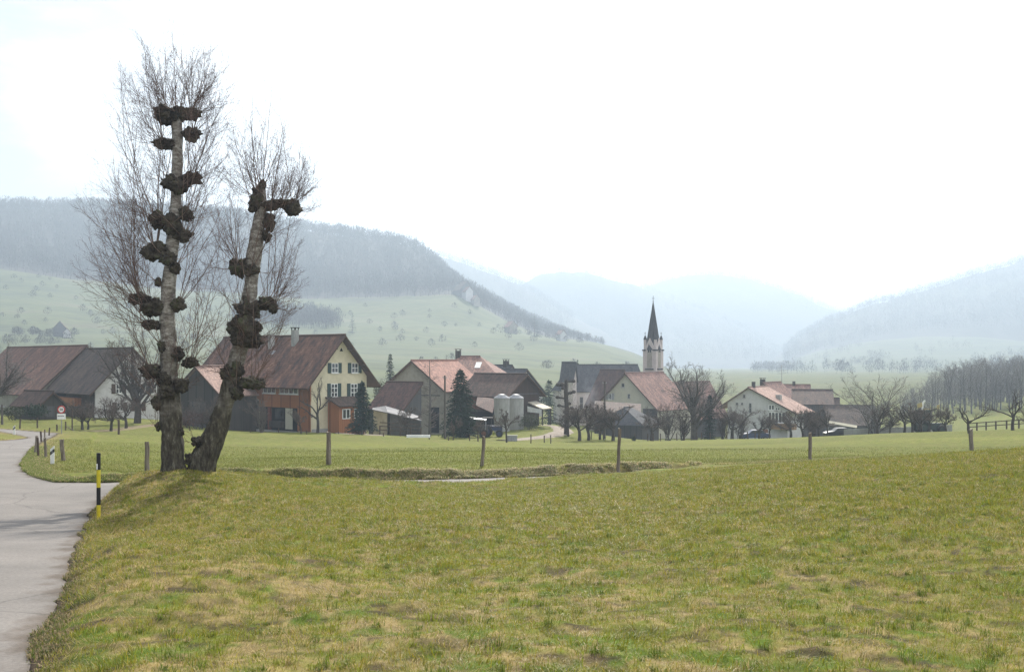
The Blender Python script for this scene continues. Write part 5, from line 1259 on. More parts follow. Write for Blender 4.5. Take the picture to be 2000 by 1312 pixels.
h.window('g', 1451, 1456, 770, 777, 1, 1, frame='stone_base'); h.window('g', 1437, 1442, 786, 791, 1, 1, frame='stone_base'); h.window('g', 1447, 1452, 786, 791, 1, 1, frame='stone_base'); h.window('g', 1463, 1468, 787, 806, 1, 2, frame='metal')
h.window('g', 1500.5, 1534, 804, 826, 5, 1, bar=.16); h.window('g', 1501, 1513, 790, 801, 2, 1, bar=.14); h.window('g', 1514, 1524, 795, 801.5, 2, 1, bar=.12)
h.panel('balcony', 'g', 1556, 1512, 827, 838, 'wood_tan', 1.3, 'tan boarded balcony'); h.panel('ground_floor_door', 'g', 1500, 1490, 838, 856, 'wood_brown', .05)
h.chimney(h.W * .62, 1.6, .5, 1.0, 'wood_dark', False); h.chimney(h.W * .25, 3.0, .8, -1.2, 'concrete', False)
h = House('house', 'house with brown roof and two chimneys behind the glazed veranda', (1545, 855, 206), 35, 'L', (1440,), 8.5, 803, 748, 'plaster_beige', 'roof_faded', over=(.5, .4))
h.chimney(h.W * .55, .8, .8, .7, 'wood_dark', True)
r_ = h.root; mb = MB(); q = h.at(h.W * .45, 7.8, h.zr - 1); zt = zrow(712, q.y); mb.tube([q, Vector((q.x, q.y, zt))], .05, 6); aa = mb.build('antenna', M['metal'], r_)
mb = MB()
for zz_, w_ in ((zrow(724, q.y), 1.5), (zrow(718, q.y), .7), (zrow(730, q.y), .9)): mb.tube([Vector((q.x - w_, q.y, zz_)), Vector((q.x + w_, q.y, zz_ + .15))], .03, 5)
mb.build('antenna_arm', M['metal'], aa)
h = House('barn', 'long barn with dark brown roof and grey boards right of the white house', (1622, 856, 196), 76, 'R', 9, (1553,), 787, 762, 'wood_grey', 'roof_brown', over=(.7, .6), cat='barn')
h.panel('barn_door', 'f', 1600, 1578, 815, 856, 'wood_dark', .05)
House('shed', 'small brown roofed shed at the right end of the long barn', (1636, 852, 212), 74, 'R', 6, (1604,), 800, 778, 'wood_dark', 'roof_brown', over=(.5, .4), cat='shed')
h = House('house', 'distant house with faded roof and one chimney above the long barn', (1580, 830, 228), 76, 'R', 8, (1528,), 775, 752, 'plaster_beige', 'roof_faded', over=(.5, .4)); h.chimney(h.W * .5, 3.0, .6, .8, 'wood_dark', False)
h = House('barn', 'low wide barn with grey brown roof at the foot of the grove', (1712, 858, 188), 82, 'R', 10, (1622,), 828, 793, 'wood_grey', 'roof_grey_brown', over=(.6, .5), cat='barn')
shed('shelter', 'open shelter with long yellowish roof edge in front of the low barn', [(1614, 826, 176), (1674, 836, 172), (1674, 831, 178), (1614, 821, 182)], 852, 'metal', 'olive_sheet', cat='shelter', open_front=True)

# 6 far hill farms ----------------------------------------------------
def far_house(px, d, wm, hm, label, wall, roofm, rot=20):
    z = float(hz1(np.array([px]), np.array([float(d)]))[0]); py = HZ - z / d * F
    x0 = px + wm / 2 / d * F
    House('house', label, (x0, py, d), rot, 'R', wm * .55, wm, py - hm / d * F, py - (hm + wm * .32) / d * F, wall, roofm, over=(.6, .5), deep=3)
far_house(82, 640, 13, 4.5, 'red roofed farm among trees on the left hillside pasture', 'wood_grey', 'roof_red')
far_house(112, 632, 7, 3, 'little white outbuilding beside the red roofed hillside farm', 'plaster_white', 'roof_faded')
far_house(872, 985, 24, 6, 'long dark barn at the edge of the wood on the hill', 'wood_grey', 'roof_grey_brown')
far_house(897, 975, 12, 7, 'white farmhouse at the edge of the wood on the hill', 'plaster_white', 'roof_faded')
far_house(915, 968, 10, 4, 'small shed right of the white farmhouse on the hill', 'plaster_beige', 'roof_faded')
far_house(980, 850, 12, 5, 'grey farm building halfway down the hillside pasture', 'plaster_beige', 'roof_faded')
far_house(1083, 838, 9, 5, 'pale house under the wooded spur', 'plaster_white', 'roof_faded')

# ------------------------------------------------------------------ roadside posts and signs
def post(px, top, d, wpx, label, m='fence_wood', lean=0.0, group='wooden fence posts', seed=0, name='fence_post'):
    r = random.Random(seed + px); x = tx(px) * d; z = G(x, d); zt = zrow(top, d); R_ = wpx / 2 / F * d; h = zt - z
    pts = []; n = 7
    for i in range(n):
        e = i / (n - 1); pts.append(Vector((x + lean * h * e + r.uniform(-.012, .012), d + r.uniform(-.01, .01), z - .35 + (h + .35) * e)))
    rad = [R_ * (1.05 - .12 * i / (n - 1)) * r.uniform(.92, 1.08) for i in range(n)]
    mb = MB(); mb.tube(pts, rad, 7)
    k = len(mb.v) - 7
    for j in range(7): v = mb.v[k + j]; mb.v[k + j] = (v[0], v[1], v[2] + (v[0] - pts[-1].x) * r.uniform(-.6, .6))
    o = mb.build(name, M[m], None, True, base=(x, d, z)); return tag(o, label, 'post', group)
post(287, 862, 44.6, 9.5, 'grey wooden fence post just left of the pollarded tree')
post(642, 843, 43.2, 9.5, 'stout grey fence post below the yellow farmhouse gable')
post(940, 852, 43.8, 7.5, 'pale fence post leaning right, below the silos', lean=.10)
post(1207, 836, 41.3, 7.0, 'tall thin fence post below the cream gabled farmhouse', lean=.03)
post(1582, 845, 50.5, 7.0, 'fence post in front of the long brown barn')
post(1898, 838, 70.5, 8.5, 'fence post furthest right, standing at the meadow crest', lean=-.06)
post(125, 858, 48.6, 8.5, 'grey fence post leaning left behind the white delineator', lean=-.12)
post(90, 855, 50.6, 5.5, 'thin weathered post just left of the white delineator', lean=-.06)
post(76, 854, 52.0, 4.5, 'dark reddish post in the roadside row, leaning left', 'fence_dark', -.08)
post(68, 852, 54.5, 5.5, 'grey post nearest the road edge in the roadside row', 'fence_wood', .10)
post(72, 851, 57.0, 5.0, 'dark post close behind the grey one at the road edge', 'fence_dark')
post(81, 842, 70.0, 3.6, 'thin brown stake further along the road curve', 'fence_dark', -.07)
post(87, 839, 74.0, 3.2, 'slim grey stake on the inside of the road curve', 'fence_wood', .02)
post(95, 835, 84.0, 3.0, 'leaning stake where the road bends out of sight', 'fence_dark', .12)
post(112, 829, 92.0, 3.4, 'dark stake left of the speed limit sign pole', 'fence_dark', -.10)
post(128, 823, 97.0, 3.0, 'stake with a fallen rail beside the speed limit sign', 'fence_dark', .02)
post(141, 798, 102.0, 2.6, 'tall thin pole right of the speed limit sign', 'fence_dark')
post(232, 819, 92.0, 4.2, 'lone post in the paddock left of the tree trunk', 'fence_dark')
post(38, 817, 97.0, 3.2, 'leaning dark post beyond the road on the far left', 'fence_dark', .10)
post(73, 816, 99.0, 3.0, 'short dark post beyond the road below the dark shed', 'fence_dark')
for k, (px, top) in enumerate(((371, 838), (489, 838), (544, 836), (599, 840), (661, 842), (700, 840), (749, 845), (876, 852), (917, 847), (934, 849), (1037, 848), (1063, 850), (1076, 849))):
    post(px, top, 106 + (k % 3) * 3, 2.2, 'thin dark stake in the fence along the far edge of the paddock', 'fence_dark', .02 * ((k % 3) - 1), 'stakes along the far edge of the paddock', k)
for k, px in enumerate((1130, 1155, 1178, 1240, 1265, 1276, 1290, 1322, 1337, 1360, 1370, 1387, 1420, 1460, 1475)):
    x = tx(px) * 124; z = G(x, 124); post(px, HZ - (z + .85) / 124 * F, 124, 2.0, 'small stake at the paddock edge in front of the right hand houses', 'fence_dark', 0, 'stakes below the right hand houses', k)
mb = MB(); a_, b_ = P(130, 833, 97), P(158, 848, 95.5); mb.tube([a_, b_], .035, 6); o = mb.build('fence_rail', M['fence_wood'], None, base=b_); tag(o, 'fallen pale rail sloping from the stake to the grass', 'rail')

# snow pole
d = 25.0; x = tx(192.5) * d; z = G(x, d); r_ = root('snow_pole', 'yellow and black banded snow pole at the road edge', 'pole', (x, d, z)); R_ = 3.9 / F * d
rows = [(1030, 985.5, 'yellow', 'yellow band'), (985.5, 951.5, 'black', 'black band'), (951.5, 917, 'yellow', 'yellow band'), (917, 884, 'black', 'black top band')]
for y0, y1, m_, lb in rows:
    mb = MB(); z0, z1 = zrow(y0, d), zrow(y1, d); z0 = min(z0, z - .3) if y0 > 1000 else z0
    mb.lathe((x, d, 0), [(R_, z0), (R_, z1)] if y1 > 885 else [(R_, z0), (R_, z1 - .01), (R_ * .8, z1)], 16); mb.build('band', M[m_], r_, True, lb)
mb = MB(); mb.box(Vector((x - R_ * .35 - .012, d - R_ - .006, zrow(916, d))), (.024, 0, 0), (0, .012, 0), (0, 0, zrow(905, d) - zrow(916, d))); mb.build('reflector', M['white_paint'], r_)
# delineators
def delineator(px, top, d, label):
    x = tx(px) * d; z = G(x, d); h = zrow(top, d) - z; r_ = root('delineator', label, 'road marker', (x, d, z), 'white roadside delineators'); w, th = .165, .11
    sec = [(-w / 2, -th / 2), (w / 2, -th / 2), (w / 2 * .6, th / 2), (-w / 2 * .6, th / 2)]
    def seg(z0, z1, sl0, sl1, grow, nm, m_, par):
        mb = MB(); b_ = [Vector((x + a * grow, d + c * grow, z + z0 + sl0 * a)) for a, c in sec]; t_ = [Vector((x + a * grow, d + c * grow, z + z1 + sl1 * a)) for a, c in sec]; mb.hexa(b_, t_); return mb.build(nm, M[m_], par)
    seg(-.3, h - .02, 0, .9, 1, 'body', 'white_paint', r_)
    bd = seg(h * .60, h * .80, .9, .9, 1.04, 'band', 'black', r_)
    mb = MB(); mb.box(Vector((x - .02, d - th / 2 - .012, z + h * .64)), (.04, 0, 0), (0, .01, 0), (0, 0, h * .11)); mb.build('reflector', M['metal'], bd)
delineator(103, 872, 46.5, 'white roadside delineator with a black band, at the near bend')
delineator(28, 831, 86, 'white delineator further off beside the grass island')
# speed limit sign
d = 86.0; x = tx(119.8) * d; z = G(x, d); r_ = root('road_sign', 'round red rimmed 50 sign above a white plate', 'road sign', (x, d, z))
mb = MB(); mb.tube([(x, d + .05, z - .3), (x, d + .05, zrow(792, d))], .035, 8); mb.build('pole', M['metal'], r_)
zc = zrow(799.5, d)
def disc(rad, y0, y1, m_, nm, par):
    mb = MB(); n = 32; f_ = [Vector((x + rad * math.cos(2 * math.pi * k / n), y0, zc + rad * math.sin(2 * math.pi * k / n))) for k in range(n)]; bk = [Vector((p.x, y1, p.z)) for p in f_]
    mb.poly(f_); mb.poly(bk[::-1])
    for k in range(n): mb.poly([f_[k], f_[(k + 1) % n], bk[(k + 1) % n], bk[k]])
    return mb.build(nm, M[m_], par)
sg = disc(.31, d - .02, d + .01, 'red', 'disc', r_); disc(.215, d - .026, d - .02, 'white_paint', 'centre', sg)
fc = bpy.data.curves.new('numerals', 'FONT'); fc.body = '50'; fc.size = .27; fc.align_x = 'CENTER'; fc.align_y = 'CENTER'; fc.extrude = .003; fc.offset = .006
tmp = bpy.data.objects.new('numerals', fc); COL.objects.link(tmp); bpy.context.view_layer.update(); nm_ = bpy.data.meshes.new_from_object(tmp.evaluated_get(bpy.context.evaluated_depsgraph_get())); bpy.data.objects.remove(tmp); nm_.materials.clear(); nm_.materials.append(M['black'])
fo = bpy.data.objects.new('numerals', nm_); COL.objects.link(fo); fo.parent = sg; bs = world_base(sg); fo.location = Vector((x, d - .032, zc)) - bs; fo.rotation_euler = (math.radians(90), 0, 0)
zp0, zp1 = zrow(818.5, d), zrow(807.5, d); mb = MB(); mb.box(Vector((x - .33, d - .02, zp0)), (.66, 0, 0), (0, .03, 0), (0, 0, zp1 - zp0)); pl = mb.build('plate', M['white_paint'], r_)
mb = MB(); xx = x - .28; rr2 = random.Random(4)
for k in range(9):
    w_ = rr2.uniform(.028, .05); mb.box(Vector((xx, d - .024, zp0 + .22)), (w_, 0, 0), (0, .004, 0), (0, 0, .075)); xx += w_ + .02
mb.build('lettering', M['black'], pl)

# ------------------------------------------------------------------ small farm things
d = 106.0; x = tx(817) * d; z = G(x, d); r_ = root('trough', 'long white feeding trough on dark legs in the paddock', 'trough', (x, d, z)); zt = zrow(850, d)
mb = MB(); L_ = 2.25
for o_, s_ in (((-L_ / 2, -.22, -.20), (L_, .05, .24)), ((-L_ / 2, .17, -.20), (L_, .05, .24)), ((-L_ / 2, -.17, -.20), (L_, .34, .04)), ((-L_ / 2, -.17, -.16), (.05, .34, .2)), ((L_ / 2 - .05, -.17, -.16), (.05, .34, .2))): mb.box(Vector((x, d, zt)) + Vector(o_), (s_[0], 0, 0), (0, s_[1], 0), (0, 0, s_[2]))
mb.build('basin', M['white_paint'], r_)
for sx_ in (-1, 1):
    for sy_ in (-1, 1): mb = MB(); mb.box(Vector((x + sx_ * 1.05 - .04, d + sy_ * .18 - .04, z - .2)), (.08, 0, 0), (0, .08, 0), (0, 0, zt - .21 - z + .2)); mb.build('leg', M['fence_dark'], r_)
d = 116.0; x = tx(1000) * d; z = G(x, d); r_ = root('water_trough', 'low pale grey water trough below the silos', 'trough', (x, d, z))
mb = MB(); mb.cbox((x, d, z + .28), 1.1, .6, .56); mb.build('basin', M['metal'], r_); mb = MB(); mb.cbox((x, d, z + .585), 1.2, .7, .05); mb.build('rim', M['concrete'], r_)
def wheel(par, c, R_, m_='rubber', hub='rust', w=.28):
    mb = MB(); n = 20; i = 0; c = Vector(c)
    prof = [(R_ * .55, -w / 2), (R_ * .95, -w / 2), (R_, -w * .3), (R_, w * .3), (R_ * .95, w / 2), (R_ * .55, w / 2)]
    for r0, o_ in prof:
        for k in range(n): q = 2 * math.pi * k / n; mb.v.append((c.x + r0 * math.cos(q), c.y + o_, c.z + r0 * math.sin(q)))
    for j in range(len(prof)):
        j2 = (j + 1) % len(prof)
        for k in range(n): k2 = (k + 1) % n; mb.f.append((j * n + k, j * n + k2, j2 * n + k2, j2 * n + k)); mb.uv.append(None)
    wl = mb.build('wheel', M[m_], par)
    mb = MB()
    for o_ in (-w * .2, w * .2):
        mb.poly([(c.x + R_ * .56 * math.cos(2 * math.pi * k / n), c.y + o_, c.z + R_ * .56 * math.sin(2 * math.pi * k / n)) for k in range(n)])
    mb.build('hub', M[hub], wl)
# old wagon under a light canopy
d = 126.0; x = tx(928) * d; z = G(x, d); r_ = root('farm_wagon', 'old farm wagon with rusty wheels under a thin white edged canopy', 'wagon', (x, d, z))
mb = MB(); mb.box((x - 1.5, d - .8, z + .75), (3.0, 0, 0), (0, 1.6, 0), (0, 0, .14))
for o_ in (-.8, .74): mb.box((x - 1.5, d + o_, z + .89), (3.0, 0, 0), (0, .06, 0), (0, 0, .5))
mb.build('bed', M['wood_grey'], r_)
mb = MB(); mb.slab([Vector((x - .75, d - 1.0, zrow(816, d))), Vector((x + 1.3, d - 1.0, zrow(819, d))), Vector((x + 1.3, d + 1.0, zrow(818, d))), Vector((x - .75, d + 1.0, zrow(815, d)))], .08); mb.build('canopy', M['white_paint'], r_)
mb = MB()
for ux in (-.7, 1.2):
    for uy in (-.9, .85): mb.box((x + ux, d + uy, z + .3), (.06, 0, 0), (0, .06, 0), (0, 0, zrow(818.5, d) - z - .35))
mb.build('canopy_posts', M['metal'], r_)
for ux in (-1.0, 1.0):
    for uy in (-.85, .85): wheel(r_, (x + ux, d + uy, z + .5), .52)
# blue tractor half hidden beside the silo
d = 127.0; x = tx(961) * d; z = G(x, d); r_ = root('tractor', 'blue tractor parked in front of the left silo', 'tractor', (x, d, z))
mb = MB(); mb.box((x - .2, d - .32, z + .75), (1.4, 0, 0), (0, .64, 0), (0, 0, .55)); mb.box((x - .9, d - .4, z + .6), (.9, 0, 0), (0, .8, 0), (0, 0, .45)); mb.build('body', M['blue'], r_)
mb = MB()
for ux in (-1.0, -.1):
    for uy in (-.5, .44): mb.box((x + ux, d + uy, z + 1.0), (.06, 0, 0), (0, .06, 0), (0, 0, 1.15))
mb.box((x - 1.1, d - .6, z + 2.15), (1.2, 0, 0), (0, 1.2, 0), (0, 0, .1)); mb.build('cab', M['wood_dark'], r_)
for ux, R_ in ((-.6, .68), (.85, .42)):
    for uy in (-.62, .62): wheel(r_, (x + ux, d + uy, z + R_), R_, hub='blue', w=.34)
# forager with yellow panels among the trees on the right
d = 126.0; x = tx(1802) * d; z = G(x, d); r_ = root('farm_machine', 'dull green farm machine with yellow panels and white bent spout among the trees', 'farm machine', (x, d, z)); zt = zrow(800, d)
mb = MB(); mb.box((x - .55, d - .6, z + .4), (1.25, 0, 0), (0, 1.2, 0), (0, 0, zt - z - .4)); mb.box((x + .3, d - .5, z + .45), (2.0, 0, 0), (0, 1.0, 0), (0, 0, .75)); mb.tube([(x + .4, d, zt - .15), (x + 1.7, d, zt + .12)], .09, 6); mb.build('body', M['dark_green'], r_)
mb = MB(); mb.box((x - .8, d - .65, zrow(797, d)), (.55, 0, .2), (0, .06, 0), (-.08, 0, .5)); mb.box((x + 1.6, d - .1, zrow(800, d)), (.3, 0, .05), (0, .06, 0), (.03, 0, .55)); mb.box((x - .1, d - .66, zt + .01), (.7, 0, .05), (0, .06, 0), (0, 0, .1)); mb.build('panels', M['machine_yellow'], r_)
mb = MB(); mb.tube([(x - .05, d, zt), (x - .02, d, zt + .55), (x + .08, d, zt + .9), (x + .3, d, zt + 1.05)], [.13, .11, .10, .09], 8); mb.build('spout', M['white_paint'], r_, True)
for ux, R_ in ((-.1, .75), (1.9, .5)):
    for uy in (-.8, .8): wheel(r_, (x + ux, d + uy, z + R_), R_, hub='dark_green', w=.4)
# cars between the houses
def car(px, d, label, paint, base_py=None, flip=1):
    x = tx(px) * d; z = G(x, d) if base_py is None else zrow(base_py, d); r_ = root('parked_car', label, 'car', (x, d, z))
    prof = [(-2.0, .35), (-2.05, .75), (-1.6, .92), (-.95, 1.0), (-.45, 1.42), (.75, 1.45), (1.45, 1.0), (2.0, .92), (2.05, .4)]
    mb = MB(); f_ = [Vector((x + a * flip, d - .82, z + b_)) for a, b_ in prof]; bk = [Vector((p.x, d + .82, p.z)) for p in f_]; mb.poly(f_); mb.poly(bk[::-1])
    for k in range(len(prof)): j = (k + 1) % len(prof); mb.poly([f_[k], f_[j], bk[j], bk[k]])
    mb.build('body', M[paint], r_)
    mb = MB(); g = [(-.82, 1.02), (-.42, 1.36), (.70, 1.38), (1.22, 1.02)]
    for sy in (-.825, .825): mb.poly([(x + a * flip, d + sy, z + b_) for a, b_ in g])
    mb.build('side_windows', M['glass'], r_)
    for ux in (-1.3, 1.3):
        for uy in (-.75, .75): wheel(r_, (x + ux, d + uy, z + .32), .32, hub='metal', w=.2)
car(1474, 152, 'dark blue car parked left of the white house, behind the bare shrubs', 'blue')
car(1640, 146, 'dark car parked below the open shelter on the right', 'black')
# wall and fence on the right
def low_wall(name, label, pts, hgt, m_, cat, th=.2):
    q = [Vector((tx(px) * d, d, 0)) for px, d in pts]; z0 = [G(p.x, p.y) for p in q]; base = (q[0].x, q[0].y, z0[0]); mb = MB()
    for i in range(len(q) - 1):
        n = (q[i + 1] - q[i]).normalized(); n = Vector((-n.y, n.x, 0)) * th
        a, b2 = q[i].copy(), q[i + 1].copy(); a.z = z0[i] - .6; b2.z = z0[i + 1] - .6
        mb.hexa([a, b2, b2 + n, a + n], [Vector((p.x, p.y, p.z + .6 + hgt)) for p in (a, b2, b2 + n, a + n)])
    return tag(mb.build(name, M[m_], None, base=base), label, cat)
low_wall('low_wall', 'long low grey wall behind the row of fruit trees on the right', [(1648, 144), (1740, 142), (1860, 140)], 1.15, 'concrete', 'wall')
def rail_fence(label, pts, hgt, nrail=2):
    q = [Vector((tx(px) * d, d, 0)) for px, d in pts]
    for p in q: p.z = G(p.x, p.y)
    r_ = root('rail_fence', label, 'fence', q[0])
    for i, p in enumerate(q): mb = MB(); mb.box(p - Vector((.07, .07, .3)), (.14, 0, 0), (0, .14, 0), (0, 0, hgt + .3)); mb.build('post', M['fence_dark'], r_)
    for k in range(nrail):
        mb = MB()
        for a, b2 in zip(q[:-1], q[1:]):
            zz_ = Vector((0, -.09, hgt * (.5 + .4 * k))); mb.box(a + zz_, b2 - a, (0, .04, 0), (0, 0, .10))
        mb.build('rail', M['fence_dark'], r_)
rail_fence('dark wooden rail fence at the foot of the grove on the right', [(1890, 135), (1908, 134), (1926, 133), (1945, 132), (1966, 131), (1990, 130), (2020, 129)], 1.15)
rail_fence('grey wooden fence in front of the boarded shed by the spruce', [(742, 119), (762, 118.5), (782, 118), (802, 118), (822, 118)], 1.0, 3)
# utility poles
for px, d, top, lb in ((869, 117, 733, 'tall wooden utility pole left of the dark spruce'), (1181, 128, 744, 'dark utility pole in front of the maroon roof'), (4, 112, 790, 'weathered pole at the far left edge beyond the road')):
    x = tx(px) * d; z = G(x, d); zt = zrow(top, d); r_ = root('utility_pole', lb, 'pole', (x, d, z)); mb = MB(); mb.tube([(x, d, z - .5), (x, d, zt)], [.14, .09], 9); mb.build('pole', M['pole_wood'], r_, True)
    mb = MB(); mb.cbox((x, d, zt - .25), .5, .06, .07)
    for o_ in (-.2, .2): mb.lathe((x + o_, d, zt - .21), [(.03, 0), (.04, .06), (.02, .12)], 6)
    mb.build('crossarm', M['metal'], r_)
# tracks
def track(name, label, pts, wdt, m_, lift=.05):
    q = np.array([((px - 1000) / F * d, d) for px, d in pts]); s = np.r_[0, np.cumsum(np.hypot(*np.diff(q, axis=0).T))]; u = np.linspace(0, s[-1], 70)
    cx = np.interp(u, s, q[:, 0]); cy = np.interp(u, s, q[:, 1])
    for _ in range(6): cx[1:-1] = (cx[:-2] + cx[1:-1] * 2 + cx[2:]) / 4; cy[1:-1] = (cy[:-2] + cy[1:-1] * 2 + cy[2:]) / 4
    tx_, ty_ = np.gradient(cx), np.gradient(cy); l = np.hypot(tx_, ty_); nx_, ny_ = -ty_ / l, tx_ / l
    k = np.linspace(-.5, .5, 9); wv_ = wdt * (1 + .25 * (fbm(u, u * 0, 2, 6) - .5))
    Xs = (cx[:, None] + nx_[:, None] * k * wv_[:, None]).ravel(); Ys = (cy[:, None] + ny_[:, None] * k * wv_[:, None]).ravel(); Zs = ground(Xs, Ys) + lift - np.abs(np.tile(k, 70)) ** 4 * 16 * lift * 1.6
    o = mesh_np(name, np.c_[Xs, Ys, Zs], [grid_faces(70, 9)], m_, smooth=True); tag(o, label, 'path', kind='structure')
m_dirt = noise_mat('pale dirt track', [(.16, .13, .10), (.25, .205, .165), (.30, .25, .20)], .9, .95, fine=.25)
m_drygrass = noise_mat('dry brown bank', [(.13, .10, .05), (.17, .125, .065), (.14, .13, .05)], .8, .95, fine=.3)
track('dirt_track', 'pale dirt track curving up to the carport', [(985, 117), (1030, 121), (1075, 127), (1102, 136), (1094, 147), (1068, 154)], 2.9, m_dirt, .10)
track('gravel_yard', 'pinkish gravel yard right of the yellow farmhouse', [(655, 111.5), (700, 112), (745, 113)], 3.2, m_dirt, .08)
track('field_path', 'dry brown path climbing to the left farm', [(165, 99), (205, 104), (260, 111), (318, 120)], 2.6, m_drygrass, .06)

# ------------------------------------------------------------------ trees around the village
BP = 'bark_fruit'
put_tree('bare_tree', 'big', 1, 268, 121, 634, 'large bare tree rising behind the left trunk of the pollarded tree', rot=.4)
put_tree('bare_tree', 'big', 2, -22, 113, 640, 'bare tree cut by the left edge of the picture', rot=2.0, twig='twig_grey')
put_tree('fruit_tree', 'fruit', 3, 216, 103, 772, 'spreading fruit tree in front of the white gable on the left', rot=.8, wide=1.25)
put_tree('fruit_tree', 'fruit', 4, 161, 105, 778, 'upright fruit tree in front of the balcony of the left farmhouse', rot=2.2, wide=1.3)
put_tree('fruit_tree', 'fruit', 5, 172, 106, 782, 'fruit tree leaning left beside the balcony', rot=3.3, lean=-.18, wide=1.3)
put_tree('fruit_tree', 'fruit', 6, 246, 109, 768, 'fruit tree close by the left trunk, before the white wall', rot=4.1, wide=1.2)
put_tree('fruit_tree', 'pruned', 7, 620, 111, 733, 'gnarled bare tree against the yellow gable', rot=1.0, wide=.75)
put_tree('fruit_tree', 'young', 8, 588, 108, 795, 'little bare tree in front of the brown boarded corner', rot=.2)
put_tree('bare_tree', 'brush', 9, 509, 109, 762, 'bushy bare tree in front of the barn doors of the yellow farmhouse', rot=.9, bark='bark_grey')
put_tree('bare_tree', 'brush', 10, 395, 114, 800, 'bare shrub at the foot of the dark barn wing', rot=1.9)
put_tree('fruit_tree', 'fruit', 43, 1272, 128, 792, 'fruit tree before the dark side of the cream gabled farmhouse', rot=1.4, wide=1.4)
put_tree('fruit_tree', 'brush', 44, 1334, 130, 790, 'bare shrub left of the largest bare tree', rot=.4, wide=1.3)
put_tree('fruit_tree', 'fruit', 45, 1430, 131, 780, 'fruit tree at the left corner of the white veranda house', rot=2.9, wide=1.4)
put_tree('fruit_tree', 'fruit', 46, 1544, 131, 800, 'low fruit tree below the tan balcony', rot=5.1, wide=1.4)
put_tree('fruit_tree', 'brush', 47, 1588, 130, 790, 'bare shrub before the left part of the long barn', rot=3.1, wide=1.3)
put_tree('fruit_tree', 'fruit', 48, 1800, 112, 786, 'fruit tree directly in front of the green farm machine', rot=.2, wide=1.3)
put_tree('fruit_tree', 'fruit', 49, 1172, 125, 800, 'low fruit tree beside the dark utility pole', rot=4.2, wide=1.3)
put_tree('bare_tree', 'brush', 41, 412, 113, 768, 'bare shrub hiding the right corner of the dark barn wing', rot=.5, wide=1.2)
put_tree('bare_tree', 'brush', 42, 366, 115, 776, 'bare shrub hiding the left corner of the dark barn wing', rot=2.5, wide=1.2)
put_tree('bare_tree', 'slim', 11, 839, 128, 700, 'thin bare tree in front of the beige barn gable', rot=.1, bark='bark_grey', wide=1.5)
put_tree('fruit_tree', 'young', 12, 794, 116, 790, 'small bare tree before the grey shed', rot=.3)
put_tree('fruit_tree', 'young', 13, 990, 109, 797, 'young bare tree in front of the silos', rot=1.3)
put_tree('fruit_tree', 'young', 14, 934, 112, 815, 'young bare tree in front of the old wagon', rot=2.3)
put_tree('fruit_tree', 'young', 15, 885, 113, 812, 'young bare tree below the dark spruce', rot=2.9)
put_tree('fruit_tree', 'fruit', 16, 1131, 119, 780, 'fruit tree nearest the dirt track', rot=.9, wide=1.3)
put_tree('fruit_tree', 'fruit', 17, 1149, 121, 783, 'fruit tree left of the dark utility pole', rot=2.1, wide=1.3)
put_tree('fruit_tree', 'fruit', 18, 1197, 122, 782, 'fruit tree in front of the grey hipped shed', rot=3.4, wide=1.3)
put_tree('fruit_tree', 'fruit', 19, 1110, 128, 795, 'fruit tree beside the knobbly trunk at the dirt track', rot=4.4, wide=1.3)
put_tree('fruit_tree', 'brush', 20, 1306, 134, 778, 'bushy bare tree below the salmon roof', rot=.7, bark='bark_grey')
put_tree('bare_tree', 'big', 21, 1356, 138, 685, 'largest bare tree, spreading in front of the salmon barn right of the spire', rot=1.6, bark='bark_grey', twig='twig_grey', wide=1.05)
put_tree('fruit_tree', 'brush', 22, 1413, 134, 785, 'dense bare shrub right of the green conifer', rot=2.6)
put_tree('fruit_tree', 'brush', 23, 1447, 136, 790, 'dense bare shrub in front of the white gable', rot=3.6)
put_tree('fruit_tree', 'fruit', 24, 1482, 128, 800, 'low fruit tree in front of the veranda door', rot=.6, wide=1.3)
put_tree('fruit_tree', 'pruned', 25, 1503, 126, 800, 'hard pruned tree with stub arms before the veranda', rot=1.1, wide=.85)
put_tree('fruit_tree', 'fruit', 26, 1568, 126, 795, 'fruit tree leaning right in front of the balcony', rot=2.0, lean=.12, wide=1.3)
put_tree('fruit_tree', 'fruit', 27, 1600, 125, 792, 'fruit tree before the middle of the long barn', rot=2.8, wide=1.3)
put_tree('fruit_tree', 'pruned', 28, 1616, 124, 784, 'dark upright pruned tree at the right end of the long barn', rot=3.5, wide=.7)
put_tree('bare_tree', 'brush', 29, 1703, 142, 722, 'tall twiggy bush in front of the low wide barn', rot=.3, bark='bark_grey', twig='twig_grey', wide=1.35)
put_tree('fruit_tree', 'fruit', 30, 1715, 118, 785, 'double trunked fruit tree in front of the tall twiggy bush', rot=1.2, wide=1.3)
put_tree('fruit_tree', 'pruned', 31, 1738, 117, 806, 'stunted fruit tree stump right of the twiggy bush', rot=2.4)
put_tree('fruit_tree', 'fruit', 32, 1766, 115, 782, 'thin fruit tree leaning left beside the forked one', rot=3.1, lean=-.10, wide=1.3)
put_tree('fruit_tree', 'pruned', 33, 1782, 114, 782, 'forked pruned tree left of the yellow machine panels', rot=.2)
put_tree('fruit_tree', 'fruit', 34, 1816, 116, 796, 'dark fruit tree in front of the green farm machine', rot=4.0, wide=1.3)
put_tree('fruit_tree', 'fruit', 35, 1848, 114, 790, 'slender fruit tree right of the green farm machine', rot=5.0, wide=1.3)
put_tree('fruit_tree', 'pruned', 36, 1893, 96, 788, 'vase shaped pruned tree behind the last fence post', rot=.9)
put_tree('fruit_tree', 'pruned', 37, 1978, 101, 757, 'forked dark tree near the right edge', rot=1.7, wide=1.1)
put_tree('fruit_tree', 'fruit', 38, 2012, 104, 790, 'fruit tree cut by the right edge of the picture', rot=2.5, wide=1.3)
